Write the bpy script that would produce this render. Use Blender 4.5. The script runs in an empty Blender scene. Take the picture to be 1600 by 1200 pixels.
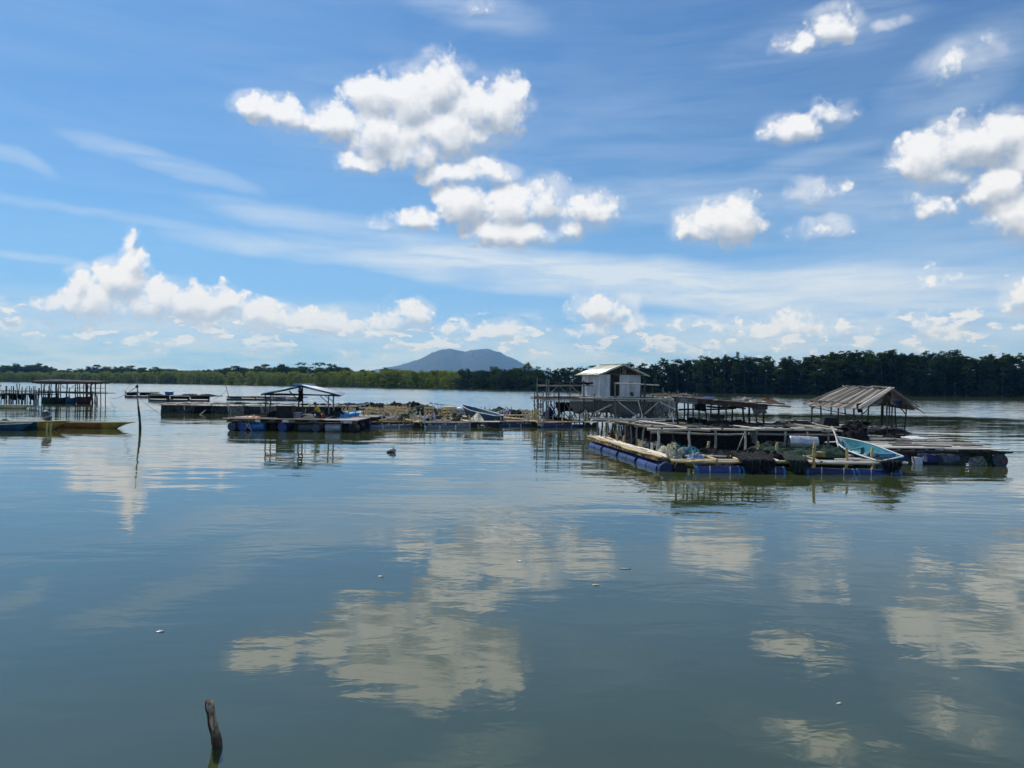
import bpy, bmesh, math, random
from math import sin, cos, pi, radians, tan, atan2, sqrt, exp
from mathutils import Vector, Matrix, noise as mnoise

# ------------------------------------------------------------------ camera, sky, sun, exposure
SC = bpy.context.scene
COL = SC.collection
CAM_H = 3.2
FPX = 1200.0                      # focal length in photo pixels (photo 1600 x 1200)
HORIZON_MID = 599.5
ROLL = 0.0105                     # the horizon drops to the right
cam_d = bpy.data.cameras.new('camera')
cam = bpy.data.objects.new('camera', cam_d)
COL.objects.link(cam)
SC.camera = cam
cam_d.sensor_width = 36.0
cam_d.lens = 36.0 * FPX / 1600.0
cam_d.clip_start = 0.05
cam_d.clip_end = 60000.0
PITCH = (HORIZON_MID - 600.0) / FPX
cam.location = (0, 0, CAM_H)
cam.matrix_world = (Matrix.Translation((0, 0, CAM_H)) @ Matrix.Rotation(pi / 2 + PITCH, 4, 'X')
                    @ Matrix.Rotation(ROLL, 4, 'Z'))
SC.view_settings.view_transform = 'Standard'
SC.view_settings.look = 'None'
SC.view_settings.gamma = 1.0
SC.view_settings.use_curve_mapping = False
SC.view_settings.exposure = 0.0
SC.render.engine = 'CYCLES'
SC.cycles.use_denoising = True
SC.cycles.use_adaptive_sampling = True
SC.cycles.adaptive_threshold = 0.025
SC.cycles.max_bounces = 6
SC.cycles.diffuse_bounces = 2
SC.cycles.glossy_bounces = 3
SC.cycles.transparent_max_bounces = 8
SC.cycles.volume_bounces = 0
SC.cycles.sample_clamp_indirect = 4.0

SUN_EL = radians(51.0)
SUN_AZ = radians(-35.0)            # clockwise from the view direction (+Y)
SKY_STRENGTH = 0.1
SUN_STRENGTH = 4.0
SKY_TINT = (0.42, 0.80, 1.15)
HORIZON_COL = (2.3, 4.9, 9.6, 1)

CM = cam.matrix_world.to_3x3()
def pdir(px, py):
    """world direction through a photo pixel"""
    d = CM @ Vector(((px - 800.0) / FPX, (600.0 - py) / FPX, -1.0))
    return d
def at(px, py, z=0.0):
    """the point of the level z seen at a photo pixel"""
    d = pdir(px, py)
    t = (z - CAM_H) / d.z
    return Vector((d.x * t, d.y * t, z))
def atd(px, py, Y):
    """the point at depth Y seen at a photo pixel"""
    d = pdir(px, py)
    t = Y / d.y
    return Vector((d.x * t, Y, CAM_H + d.z * t))
def depth_of(px, py, z=0.0):
    return at(px, py, z).y

class NT:
    """small helper that writes node expressions"""
    def __init__(s, tree):
        s.t = tree
    def node(s, kind, **props):
        n = s.t.nodes.new(kind)
        for k, v in props.items():
            setattr(n, k, v)
        return n
    def put(s, sock, v):
        if v is None:
            return
        if isinstance(v, bpy.types.NodeSocket):
            s.t.links.new(v, sock)
        else:
            sock.default_value = v
    def m(s, op, a, b=None, c=None, clamp=False):
        n = s.node('ShaderNodeMath', operation=op, use_clamp=clamp)
        s.put(n.inputs[0], a); s.put(n.inputs[1], b); s.put(n.inputs[2], c)
        return n.outputs[0]
    def v(s, op, a, b=None, c=None):
        n = s.node('ShaderNodeVectorMath', operation=op)
        s.put(n.inputs[0], a); s.put(n.inputs[1], b)
        if c is not None:
            s.put(n.inputs[2], c)
        return n.outputs[1] if op in ('DOT_PRODUCT', 'LENGTH', 'DISTANCE') else n.outputs[0]
    def scale(s, a, f):
        n = s.node('ShaderNodeVectorMath', operation='SCALE')
        s.put(n.inputs[0], a); s.put(n.inputs['Scale'], f)
        return n.outputs[0]
    def noise(s, vec, scale, detail=4, rough=0.55, out=0, dist=0.0):
        n = s.node('ShaderNodeTexNoise')
        s.put(n.inputs['Vector'], vec); s.put(n.inputs['Scale'], scale)
        n.inputs['Detail'].default_value = detail; n.inputs['Roughness'].default_value = rough
        n.inputs['Distortion'].default_value = dist
        return n.outputs[out]
    def voro(s, vec, scale, detail=2, rough=0.5, smooth=0.6):
        n = s.node('ShaderNodeTexVoronoi', feature='SMOOTH_F1')
        s.put(n.inputs['Vector'], vec); s.put(n.inputs['Scale'], scale)
        n.inputs['Detail'].default_value = detail; n.inputs['Roughness'].default_value = rough
        n.inputs['Smoothness'].default_value = smooth
        return n.outputs[0]
    def maprange(s, v, a, b, c=0.0, d=1.0, mode='SMOOTHSTEP'):
        n = s.node('ShaderNodeMapRange', interpolation_type=mode)
        s.put(n.inputs[0], v); s.put(n.inputs[1], a); s.put(n.inputs[2], b)
        s.put(n.inputs[3], c); s.put(n.inputs[4], d)
        return n.outputs[0]
    def mix(s, f, a, b):
        n = s.node('ShaderNodeMix', data_type='RGBA')
        s.put(n.inputs[0], f); s.put(n.inputs[6], a); s.put(n.inputs[7], b)
        return n.outputs[2]
    def xyz(s, v):
        n = s.node('ShaderNodeSeparateXYZ'); s.put(n.inputs[0], v)
        return n.outputs
    def comb(s, x, y, z):
        n = s.node('ShaderNodeCombineXYZ')
        s.put(n.inputs[0], x); s.put(n.inputs[1], y); s.put(n.inputs[2], z)
        return n.outputs[0]

def azel(px, py):
    d = pdir(px, py).normalized()
    return Vector((atan2(d.x, d.y), math.asin(d.z)))

# cumulus clouds as clusters of puffs, (x, y, half width, half height, strength) in the photograph
CUMULUS = [
 (405,172,48,27,.9),(452,183,50,30,.9),(520,192,55,36,1),(585,152,48,44,1),(640,155,66,56,1),(690,133,56,50,1),
 (748,168,58,50,1),(797,168,40,56,1),(600,208,95,48,1),(700,205,85,46,1),(560,252,48,22,.9),(640,240,70,32,.9),
 (700,272,45,26,.85),(750,272,60,28,.95),(725,318,52,40,1),(800,325,66,40,1),(855,315,44,42,.95),(905,325,62,36,.9),
 (800,366,75,27,.95),(892,357,28,26,.85),(640,344,42,22,.85),(592,345,16,13,.6),
 (1450,245,60,44,1),(1503,222,66,50,1),(1565,215,70,48,1),(1625,235,60,70,1),(1478,272,60,24,.8),(1565,292,52,40,1),
 (1600,332,60,44,1),(1445,322,50,32,.72),(1560,345,40,20,.7),
 (1298,38,48,34,.95),(1238,68,38,18,.78),(1325,10,12,22,.6),
 (1240,202,58,24,.88),(1292,176,40,28,.78),(1130,348,76,38,1),(1085,352,34,28,.9),(1158,328,36,26,.9),
 (1275,296,56,24,.66),(1275,357,56,24,.66),(1500,98,66,34,.62),(1545,72,28,24,.55),(1395,33,34,13,.58),(740,12,40,16,.5),
 (203,372,15,24,.85),(208,412,26,34,.95),(190,440,56,38,1),(122,440,24,28,.9),(150,470,72,40,1),(85,475,58,26,.9),
 (245,470,64,36,1),(305,474,52,34,1),(347,470,40,32,1),(415,492,52,28,.95),(482,502,66,20,.9),(545,508,44,16,.8),
 (640,490,40,28,.95),(608,503,46,18,.85),(715,512,34,13,.8),(785,517,50,18,.85),(945,485,52,28,.95),(985,505,24,17,.85),
 (918,514,46,12,.8),(852,508,22,9,.6),(1248,505,60,26,.78),(1200,513,54,16,.72),(1300,521,46,14,.7),(1480,521,50,18,.8),
 (1442,505,24,14,.7),(1066,511,22,12,.66),(1596,462,42,34,.85),(1460,437,30,22,.55),(30,505,60,14,.6),
]
# thin high cloud, (x, y, half length, half width, slope in degrees, strength)
CIRRUS = [(620,402,330,22,3,.60),(830,422,320,34,5,.85),(1060,448,340,38,6,.85),(1330,458,340,52,3,.72),(1530,470,260,75,0,.50),
 (265,258,190,17,11,.36),(20,243,90,13,17,.34),(200,340,300,10,4,.25),(560,358,260,22,6,.42),(1060,310,190,38,2,.34),
 (1330,330,330,70,-3,.22),(950,200,480,90,6,.14),(60,405,110,9,3,.3),(1400,415,500,26,2,.25),(1190,280,200,20,-14,.30),(1500,110,170,60,-20,.30),(1270,60,200,50,-12,.22),(740,15,120,30,10,.30),(640,210,330,90,8,.16),(1350,300,240,60,-6,.30),(1480,400,260,50,3,.25),(300,500,420,40,0,.45),(1250,520,420,34,0,.45),(700,535,500,26,0,.30)]

world = bpy.data.worlds.new("World")
SC.world = world
world.use_nodes = True
wt = world.node_tree
wt.nodes.clear()

def density_group(name, puffs, generic):
    g = bpy.data.node_groups.new(name, 'ShaderNodeTree')
    g.interface.new_socket('Dir', in_out='INPUT', socket_type='NodeSocketVector')
    g.interface.new_socket('Density', in_out='OUTPUT', socket_type='NodeSocketFloat')
    g.interface.new_socket('Body', in_out='OUTPUT', socket_type='NodeSocketFloat')
    n = NT(g)
    gi = g.nodes.new('NodeGroupInput'); go = g.nodes.new('NodeGroupOutput')
    D = n.v('NORMALIZE', gi.outputs[0])
    x, y, z = n.xyz(D)
    az = n.m('ARCTAN2', x, y); el = n.m('ARCSINE', z)
    P = n.comb(az, el, 0.0)
    w1 = n.v('SUBTRACT', n.noise(D, 20.0, 3, 0.6, out=1), (0.5, 0.5, 0.5))
    P = n.v('MULTIPLY_ADD', w1, (0.040, 0.030, 0.0), P)
    acc = None
    for (cx, cy, rx, ry, a) in puffs:
        c = azel(cx, cy)
        ax = abs(azel(cx + 1, cy).x - azel(cx - 1, cy).x) / 2 * rx
        ay = abs(azel(cx, cy + 1).y - azel(cx, cy - 1).y) / 2 * ry
        sx, sy = 1 / (ax * 1.30), 1 / (ay * 1.30)
        q = n.v('MULTIPLY_ADD', P, (sx, sy, 0), (-c.x * sx, -c.y * sy, 0))
        f = n.m('MULTIPLY_ADD', n.v('DOT_PRODUCT', q, q), -a, a)
        acc = n.m('MAXIMUM', f, 0.0) if acc is None else n.m('SMOOTH_MAX', acc, f, 0.25)
    if generic:
        # the same kind of cloud goes on outside the frame
        wide = n.noise(n.v('MULTIPLY', D, (1, 1, 2.0)), 4.2, 2, 0.5)
        outm = n.m('MAXIMUM', n.maprange(n.m('ABSOLUTE', az), 0.66, 0.80), n.maprange(el, 0.50, 0.60))
        outm = n.m('MULTIPLY', outm, n.maprange(el, 0.0, 0.10))
        gen = n.m('MULTIPLY', n.maprange(wide, 0.53, 0.68, 0.0, 1.0), outm)
        acc = gen if acc is None else n.m('MAXIMUM', acc, gen)
    # low rows of small clouds above the horizon, all round
    low = n.noise(n.v('MULTIPLY', D, (1, 1, 2.6)), 26.0, 4, 0.6)
    lowmask = n.m('MULTIPLY', n.maprange(el, 0.018, 0.05), n.maprange(el, 0.075, 0.10, 1.0, 0.0))
    F = n.m('MAXIMUM', acc, n.m('MULTIPLY', n.maprange(low, 0.46, 0.60, 0.0, 0.85), lowmask))
    fb = n.noise(D, 22.0, 9, 0.62, dist=0.15)
    bil = n.voro(D, 46.0, 2.5, 0.55, 0.35)
    fb2 = n.noise(D, 75.0, 5, 0.65)
    lowel = n.maprange(el, 0.08, 0.26, 1.0, 0.0)
    fb = n.m('MULTIPLY_ADD', n.m('MULTIPLY', n.m('SUBTRACT', fb2, 0.5), lowel), 0.85, fb)
    e = n.m('MULTIPLY_ADD', fb, 2.9, -1.45)
    e = n.m('ADD', e, n.m('MULTIPLY_ADD', bil, -0.85, 0.44))
    amt = n.maprange(F, 0.0, 0.25, 0.0, 1.0)
    res = n.m('MULTIPLY_ADD', e, n.m('MULTIPLY', amt, n.maprange(F, 0.15, 0.95, 0.95, 0.50)), n.m('MULTIPLY', F, 1.02))
    g.links.new(res, go.inputs[0])
    g.links.new(F, go.inputs[1])
    return g

def build_world():
    n = NT(wt)
    tc = n.node('ShaderNodeTexCoord')
    D = n.v('NORMALIZE', tc.outputs['Generated'])
    x, y, z = n.xyz(D)
    sky = n.node('ShaderNodeTexSky', sky_type='NISHITA')
    sky.sun_disc = False
    sky.sun_elevation = SUN_EL
    sky.sun_rotation = SUN_AZ
    sky.altitude = 0.0
    sky.air_density = 1.0
    sky.dust_density = 0.6
    sky.ozone_density = 1.6
    el = n.m('ARCSINE', z); az = n.m('ARCTAN2', x, y)
    skyc = n.v('MULTIPLY', sky.outputs[0], SKY_TINT)
    skyc = n.scale(skyc, n.maprange(az, -0.6, 0.45, 0.86, 0.84))
    # high thin cloud, drawn out along the wind
    w = n.v('SUBTRACT', n.noise(D, 6.0, 3, 0.55, out=1), (0.5, 0.5, 0.5))
    P = n.v('MULTIPLY_ADD', w, (0.09, 0.035, 0), n.comb(az, el, 0.0))
    hi = None
    for (cx, cy, rx, ry, sl, a) in CIRRUS:
        c = azel(cx, cy)
        ax = abs(azel(cx + 1, cy).x - azel(cx - 1, cy).x) / 2 * rx * 1.15
        ay = abs(azel(cx, cy + 1).y - azel(cx, cy - 1).y) / 2 * ry * 1.3
        s = -radians(sl)
        q = n.v('SUBTRACT', P, (c.x, c.y, 0))
        u = n.v('DOT_PRODUCT', q, (cos(s) / ax, sin(s) / ax, 0))
        v = n.v('DOT_PRODUCT', q, (-sin(s) / ay, cos(s) / ay, 0))
        r2 = n.m('MULTIPLY_ADD', u, u, n.m('MULTIPLY', v, v))
        f = n.m('MAXIMUM', n.m('MULTIPLY_ADD', r2, -a, a), 0.0)
        hi = f if hi is None else n.m('SMOOTH_MAX', hi, f, 0.1)
    st = n.noise(n.v('MULTIPLY', n.comb(az, el, n.m('MULTIPLY', az, 0.08)), (1.0, 8.0, 1.0)), 5.0, 6, 0.62, dist=0.4)
    genhi = n.m('MULTIPLY', n.maprange(n.m('ABSOLUTE', az), 0.6, 0.8), 0.25)
    hi = n.m('MAXIMUM', hi, n.m('MULTIPLY', genhi, n.maprange(n.noise(D, 2.4, 2, 0.5), 0.45, 0.65)))
    hia = n.m('MULTIPLY', hi, n.maprange(st, 0.25, 0.72, 0.5, 1.7), clamp=True)
    horizon = n.maprange(el, 0.0, 0.30, 1.0, 0.0, 'SMOOTHERSTEP')
    skyc = n.mix(n.m('MULTIPLY', horizon, 0.75), skyc, HORIZON_COL)
    veil = n.m('MULTIPLY', n.maprange(el, 0.0, 0.12, 0.85, 0.0), n.maprange(n.noise(n.v('MULTIPLY', D, (1, 1, 5.0)), 9.0, 5, 0.6), 0.35, 0.65))
    skyc = n.mix(veil, skyc, (5.6, 7.2, 9.2, 1))
    skyc = n.mix(hia, skyc, (6.4, 7.6, 9.0, 1))
    def branch(name, puffs, generic):
        g = density_group(name, puffs, generic)
        def dens(vec):
            a = n.node('ShaderNodeGroup'); a.node_tree = g
            n.put(a.inputs[0], vec)
            return a.outputs
        d0 = dens(D); d1 = dens(n.v('ADD', D, (-0.004, 0.0, 0.015)))
        alpha = n.maprange(d0[0], 0.04, 0.66)
        # thin vapour round every cloud
        wisp = n.noise(D, 13.0, 6, 0.62, dist=0.5)
        halo = n.m('MULTIPLY', n.maprange(d0[1], 0.02, 0.55), n.maprange(wisp, 0.38, 0.66, 0.0, 0.55))
        alpha = n.m('MAXIMUM', alpha, halo)
        relief = n.m('SUBTRACT', d0[0], d1[0])
        macro = n.m('SUBTRACT', d0[1], d1[1])
        lit = n.m('MULTIPLY_ADD', macro, 1.7, n.m('MULTIPLY_ADD', relief, 0.50, 0.52))
        # thick middles shade themselves a little; thin rims glow
        lit = n.m('ADD', lit, n.maprange(d0[0], 0.35, 1.5, 0.10, -0.12, 'LINEAR'))
        lit = n.maprange(lit, 0.0, 0.92, 0.0, 1.0, 'SMOOTHSTEP')
        cc = n.mix(lit, (3.9, 4.6, 5.6, 1), (9.2, 9.4, 9.7, 1))
        cc = n.mix(n.maprange(el, 0.02, 0.16, 0.45, 0.0), cc, (6.2, 7.4, 9.0, 1))
        alpha = n.m('MULTIPLY', alpha, n.maprange(el, 0.0, 0.12, 0.5, 0.97))
        bg = n.node('ShaderNodeBackground')
        n.put(bg.inputs[0], n.mix(alpha, skyc, cc))
        bg.inputs[1].default_value = SKY_STRENGTH
        return bg.outputs[0]
    # the sky is worked out in sectors, so that each looks only at its own clouds
    edges = [-0.80, -0.33, -0.15, 0.06, 0.30, 0.48, 0.80]
    shader = branch('clouds_around', [], True)
    for k in range(len(edges) - 1):
        puffs = []
        for c in CUMULUS:
            a0 = azel(c[0] - c[2] * 1.35, c[1]).x - 0.03; a1 = azel(c[0] + c[2] * 1.35, c[1]).x + 0.03
            if a1 > edges[k] and a0 < edges[k + 1]:
                puffs.append(c)
        b = branch('clouds_in_view', puffs, k in (0, 5))
        f = n.m('MULTIPLY', n.m('GREATER_THAN', az, edges[k]), n.m('LESS_THAN', az, edges[k + 1]))
        f = n.m('MULTIPLY', f, n.m('LESS_THAN', el, 0.60))
        f = n.m('MULTIPLY', f, n.m('GREATER_THAN', el, 0.0))
        mx = n.node('ShaderNodeMixShader')
        n.put(mx.inputs[0], f); n.put(mx.inputs[1], shader); n.put(mx.inputs[2], b)
        shader = mx.outputs[0]
    o = n.node('ShaderNodeOutputWorld')
    wt.links.new(shader, o.inputs[0])
build_world()
world.cycles.sampling_method = 'MANUAL'
world.cycles.sample_map_resolution = 512

sun_d = bpy.data.lights.new('sun', 'SUN')
sun_d.energy = SUN_STRENGTH
sun_d.angle = radians(0.53)
sun_d.color = (1.0, 0.95, 0.87)
sun = bpy.data.objects.new('sun', sun_d)
COL.objects.link(sun)
SUN_DIR = Vector((sin(SUN_AZ) * cos(SUN_EL), cos(SUN_AZ) * cos(SUN_EL), sin(SUN_EL)))
sun.rotation_euler = SUN_DIR.to_track_quat('Z', 'Y').to_euler()
sun.location = (60, 60, 120)
# ------------------------------------------------------------------ materials
MATS = {}
def new_mat(name):
    m = bpy.data.materials.new(name); m.use_nodes = True
    m.node_tree.nodes.clear()
    return m, NT(m.node_tree)
def finish(m, n, color, rough=0.7, bump=None, bump_d=0.02, metal=0.0, spec=0.5, bump_s=1.0, trans=None):
    b = n.node('ShaderNodeBsdfPrincipled')
    n.put(b.inputs['Base Color'], color); n.put(b.inputs['Roughness'], rough)
    n.put(b.inputs['Metallic'], metal)
    n.put(b.inputs['Specular IOR Level'], spec)
    if bump is not None:
        bn = n.node('ShaderNodeBump'); bn.inputs['Distance'].default_value = bump_d
        bn.inputs['Strength'].default_value = bump_s
        n.put(bn.inputs['Height'], bump)
        n.put(b.inputs['Normal'], bn.outputs[0])
    o = n.node('ShaderNodeOutputMaterial')
    m.node_tree.links.new(b.outputs[0], o.inputs[0])
    MATS[m.name] = m
    return b
def C4(c, k=1.0):
    return (c[0] * k, c[1] * k, c[2] * k, 1.0)

def make_water():
    m, n = new_mat('river_water')
    geo = n.node('ShaderNodeNewGeometry')
    P = geo.outputs['Position']
    x, y, z = n.xyz(P)
    dist = n.v('LENGTH', P)
    # long swell, wind ripples, with patches where the breeze touches down
    patch = n.noise(n.v('MULTIPLY', P, (0.4, 1.0, 1.0)), 0.045, 3, 0.55)
    breeze = n.maprange(n.m('MULTIPLY_ADD', n.m('SUBTRACT', patch, 0.5), 60.0, dist), 84.0, 108.0)
    streak = n.noise(n.v('MULTIPLY', P, (0.16, 1.0, 1.0)), 0.22, 3, 0.6)
    sway = n.noise(n.v('MULTIPLY', P, (0.42, 1.0, 1.0)), 0.62, 3, 0.5, dist=0.6)
    rip = n.noise(n.v('MULTIPLY', P, (0.6, 1.0, 1.0)), 2.1, 3, 0.55, dist=0.5)
    fine = n.noise(n.v('MULTIPLY', P, (0.7, 1.0, 1.0)), 7.0, 2, 0.5)
    near = n.maprange(dist, 6.0, 60.0, 1.0, 0.35)
    wave = n.noise(n.v('MULTIPLY', P, (0.30, 1.0, 1.0)), 0.62, 2, 0.5, dist=0.3)
    wave2 = n.noise(n.v('MULTIPLY', P, (0.22, 1.0, 1.0)), 0.24, 2, 0.5, dist=0.3)
    midd = n.m('MULTIPLY', n.maprange(dist, 14.0, 34.0), n.maprange(patch, 0.30, 0.65, 0.5, 1.4))
    h = n.m('MULTIPLY', sway, n.maprange(patch, 0.3, 0.65, 0.008, 0.014))
    h = n.m('MULTIPLY_ADD', n.m('MULTIPLY', wave, midd), 0.028, h)
    h = n.m('MULTIPLY_ADD', n.m('MULTIPLY', wave2, midd), 0.040, h)
    h = n.m('MULTIPLY_ADD', n.m('MULTIPLY', rip, n.maprange(patch, 0.35, 0.65, 0.6, 1.6)), 0.0034, h)
    h = n.m('MULTIPLY_ADD', n.m('MULTIPLY', fine, n.maprange(patch, 0.45, 0.65, 0.0, 1.0)), 0.00025, h)
    bn = n.node('ShaderNodeBump'); bn.inputs['Distance'].default_value = 1.0
    n.put(bn.inputs['Strength'], 1.0); n.put(bn.inputs['Height'], h)
    # short wind ripples as a slope field, which stays sharp however far away it is seen
    sl = n.v('SUBTRACT', n.noise(n.v('MULTIPLY', P, (0.35, 1.0, 1.0)), 1.1, 5, 0.72, out=1), (0.5, 0.5, 0.5))
    gust = n.m('MULTIPLY', breeze, n.maprange(streak, 0.3, 0.7, 0.55, 1.0))
    amp = n.m('MULTIPLY_ADD', gust, 0.16, n.m('MULTIPLY', n.maprange(dist, 9.0, 45.0, 0.010, 0.05), n.maprange(patch, 0.35, 0.65, 0.5, 1.5)))
    nrm = n.v('NORMALIZE', n.v('ADD', bn.outputs[0], n.v('MULTIPLY_ADD', n.scale(sl, amp), (0.6, 1.0, 0.0), n.comb(0.0, n.m('MULTIPLY', gust, -0.045), 0.0))))
    rough = n.m('MULTIPLY_ADD', breeze, 0.03, n.maprange(dist, 12.0, 60.0, 0.006, 0.02, 'LINEAR'))
    body = n.mix(n.noise(P, 0.08, 2, 0.5), (0.037, 0.053, 0.018, 1), (0.046, 0.062, 0.021, 1))
    b = n.node('ShaderNodeBsdfPrincipled')
    n.put(b.inputs['Base Color'], body); n.put(b.inputs['Roughness'], rough)
    b.inputs['IOR'].default_value = 1.85
    n.put(b.inputs['Normal'], nrm)
    o = n.node('ShaderNodeOutputMaterial')
    m.node_tree.links.new(b.outputs[0], o.inputs[0])
    MATS[m.name] = m
    return m
make_water()

def link(o, parent=None):
    COL.objects.link(o)
    if parent is not None:
        o.parent = parent
    return o
def mesh_obj(name, verts, faces, mat, parent=None, smooth=False):
    me = bpy.data.meshes.new(name)
    me.from_pydata([tuple(v) for v in verts], [], faces)
    if mat: me.materials.append(MATS[mat])
    if smooth:
        me.polygons.foreach_set('use_smooth', [True] * len(me.polygons))
    me.update()
    return link(bpy.data.objects.new(name, me), parent)

w_ = mesh_obj('water', [(-9800, -60, 0), (9800, -60, 0), (9800, 12700, 0), (-9800, 12700, 0)], [(0, 1, 2, 3)], 'river_water')
w_['kind'] = 'structure'
# ------------------------------------------------------------------ land, hill, haze
SHORE = [(-420, 593), (-200, 594.6), (0, 596.2), (160, 598.0), (340, 600.6), (500, 603.6), (680, 607.0), (800, 609.4),
         (900, 611.2), (1000, 612.8), (1100, 614.5), (1250, 617.0), (1400, 618.7), (1600, 620.6), (1850, 622.5), (2200, 625)]
TOPS = [(-420, 569), (-60, 571), (0, 570), (60, 568), (90, 577), (130, 577), (150, 571), (230, 573), (300, 577), (360, 573),
        (430, 570), (480, 571), (520, 572), (560, 575), (640, 577), (760, 576), (800, 573), (850, 573), (900, 573), (950, 569),
        (1000, 563), (1050, 558), (1100, 556), (1150, 554), (1200, 553), (1250, 549), (1300, 546), (1400, 545),
        (1500, 545), (1560, 551), (1590, 546), (1700, 545), (2200, 545)]
def interp(tab, x):
    if x <= tab[0][0]: return tab[0][1]
    for (a, b), (c, d) in zip(tab, tab[1:]):
        if x <= c:
            return b + (d - b) * (x - a) / (c - a)
    return tab[-1][1]
def shore_pt(px):
    return at(px, interp(SHORE, px))

def foliage_mat(name, dark, light, trans=0.25, vary=0.35):
    m, n = new_mat(name)
    oi = n.node('ShaderNodeObjectInfo'); geo = n.node('ShaderNodeNewGeometry')
    tc = n.node('ShaderNodeTexCoord')
    f = n.noise(geo.outputs['Position'], 0.22, 3, 0.6)
    g = n.noise(geo.outputs['Position'], 1.6, 2, 0.6)
    f = n.m('MULTIPLY_ADD', n.m('SUBTRACT', g, 0.5), 0.7, f)
    f = n.m('MULTIPLY_ADD', n.m('SUBTRACT', oi.outputs['Random'], 0.5), vary, f)
    col = n.mix(n.maprange(f, 0.25, 0.75, 0, 1, 'LINEAR'), C4(dark), C4(light))
    d = n.node('ShaderNodeBsdfDiffuse'); n.put(d.inputs[0], col)
    t = n.node('ShaderNodeBsdfTranslucent'); n.put(t.inputs[0], n.v('MULTIPLY', col, (1.1, 1.25, 0.6)))
    mx = n.node('ShaderNodeMixShader'); mx.inputs[0].default_value = trans
    n.put(mx.inputs[1], d.outputs[0]); n.put(mx.inputs[2], t.outputs[0])
    o = n.node('ShaderNodeOutputMaterial'); n.put(o.inputs[0], mx.outputs[0])
    MATS[name] = m
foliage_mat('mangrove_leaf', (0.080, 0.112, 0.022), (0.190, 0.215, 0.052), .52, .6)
foliage_mat('shaded_mangrove_leaf', (0.016, 0.030, 0.012), (0.058, 0.086, 0.026), 0.22, 0.8)  # right-bank leaves darkened: their backlit shade is put into the colour
foliage_mat('jungle_leaf', (0.030, 0.050, 0.015), (0.085, 0.110, 0.032), 0.35, .6)
def simple_mat(name, c1, c2, scale=4.0, rough=0.8, bump_d=0.01, stretch=(1, 1, 1), detail=5, metal=0.0, spec=0.3, lo=0.35, hi=0.65, coord='Object'):
    m, n = new_mat(name)
    tc = n.node('ShaderNodeTexCoord')
    oi = n.node('ShaderNodeObjectInfo')
    P = n.v('MULTIPLY_ADD', tc.outputs[coord], stretch, n.comb(n.m('MULTIPLY', oi.outputs['Random'], 37.0), 0.0, 0.0))
    f = n.noise(P, scale, detail, 0.6)
    col = n.mix(n.maprange(f, lo, hi), C4(c1), C4(c2))
    col = n.scale(col, n.maprange(oi.outputs['Random'], 0, 1, 0.78, 1.18, 'LINEAR'))
    finish(m, n, col, rough, f, bump_d, metal, spec)
simple_mat('bark', (0.05, 0.042, 0.032), (0.12, 0.105, 0.085), 6.0)
simple_mat('mud', (0.045, 0.038, 0.026), (0.085, 0.072, 0.05), 0.05)
simple_mat('hill_forest', (0.008, 0.018, 0.010), (0.026, 0.042, 0.018), 0.02, 0.9, 2.0)

def land():
    V = []; F = []
    pxs = list(range(-420, 2201, 20))
    for i, px in enumerate(pxs):
        p = shore_pt(px)
        k = 1 + 0.004 * mnoise.noise(Vector((px * 0.02, 0, 0)))
        p = Vector((p.x * k, p.y * k, 0))
        far = p.normalized()
        for dd, z in ((0, -0.6), (3, 0.05), (40, 0.8), (400, 2.0), (2500, 3.0), (11500, 3.0)):
            q = p + far * dd
            V.append((q.x, q.y, z))
        if i:
            a = (i - 1) * 6; b = i * 6
            for r in range(5):
                F.append((a + r, b + r, b + r + 1, a + r + 1))
    o = mesh_obj('far_bank_ground', V, F, 'mud', smooth=True)
    o['kind'] = 'structure'
land()

def hill():
    prof = [(560, 584), (595, 577), (618, 573), (640, 567), (662, 559), (676, 551), (690, 546.5), (704, 545.5), (716, 548), (727, 550.5), (738, 547),
            (750, 545.5), (766, 546), (782, 552), (800, 560), (815, 567), (838, 577), (870, 584)]
    Y0 = 9000.0
    V = []; F = []
    nx, ny = 150, 34
    for i in range(nx + 1):
        px = 560 + 310 * i / nx
        top = atd(px, interp(prof, px), Y0)
        for j in range(ny + 1):
            t = (j / ny) * 2 - 1
            k = max(0.0, 1 - abs(t) ** 1.4)
            y = Y0 + t * 1900
            h = max(top.z, 0) * k
            h += 16 * k * mnoise.fractal(Vector((top.x / 160, y / 160, 0)), 0.6, 2.0, 5) * (1 if h > 4 else 0)
            h += (7 * mnoise.noise(Vector((top.x / 23, y / 60, 3)))) * min(1, h / 60)
            V.append((top.x * (1 + t * 0.10), y, max(h, 0) + 1))
    for i in range(nx):
        for j in range(ny):
            a = i * (ny + 1) + j; b = a + ny + 1
            F.append((a, b, b + 1, a + 1))
    o = mesh_obj('distant_hill', V, F, 'hill_forest', smooth=True)
    o['kind'] = 'structure'
hill()

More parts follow.
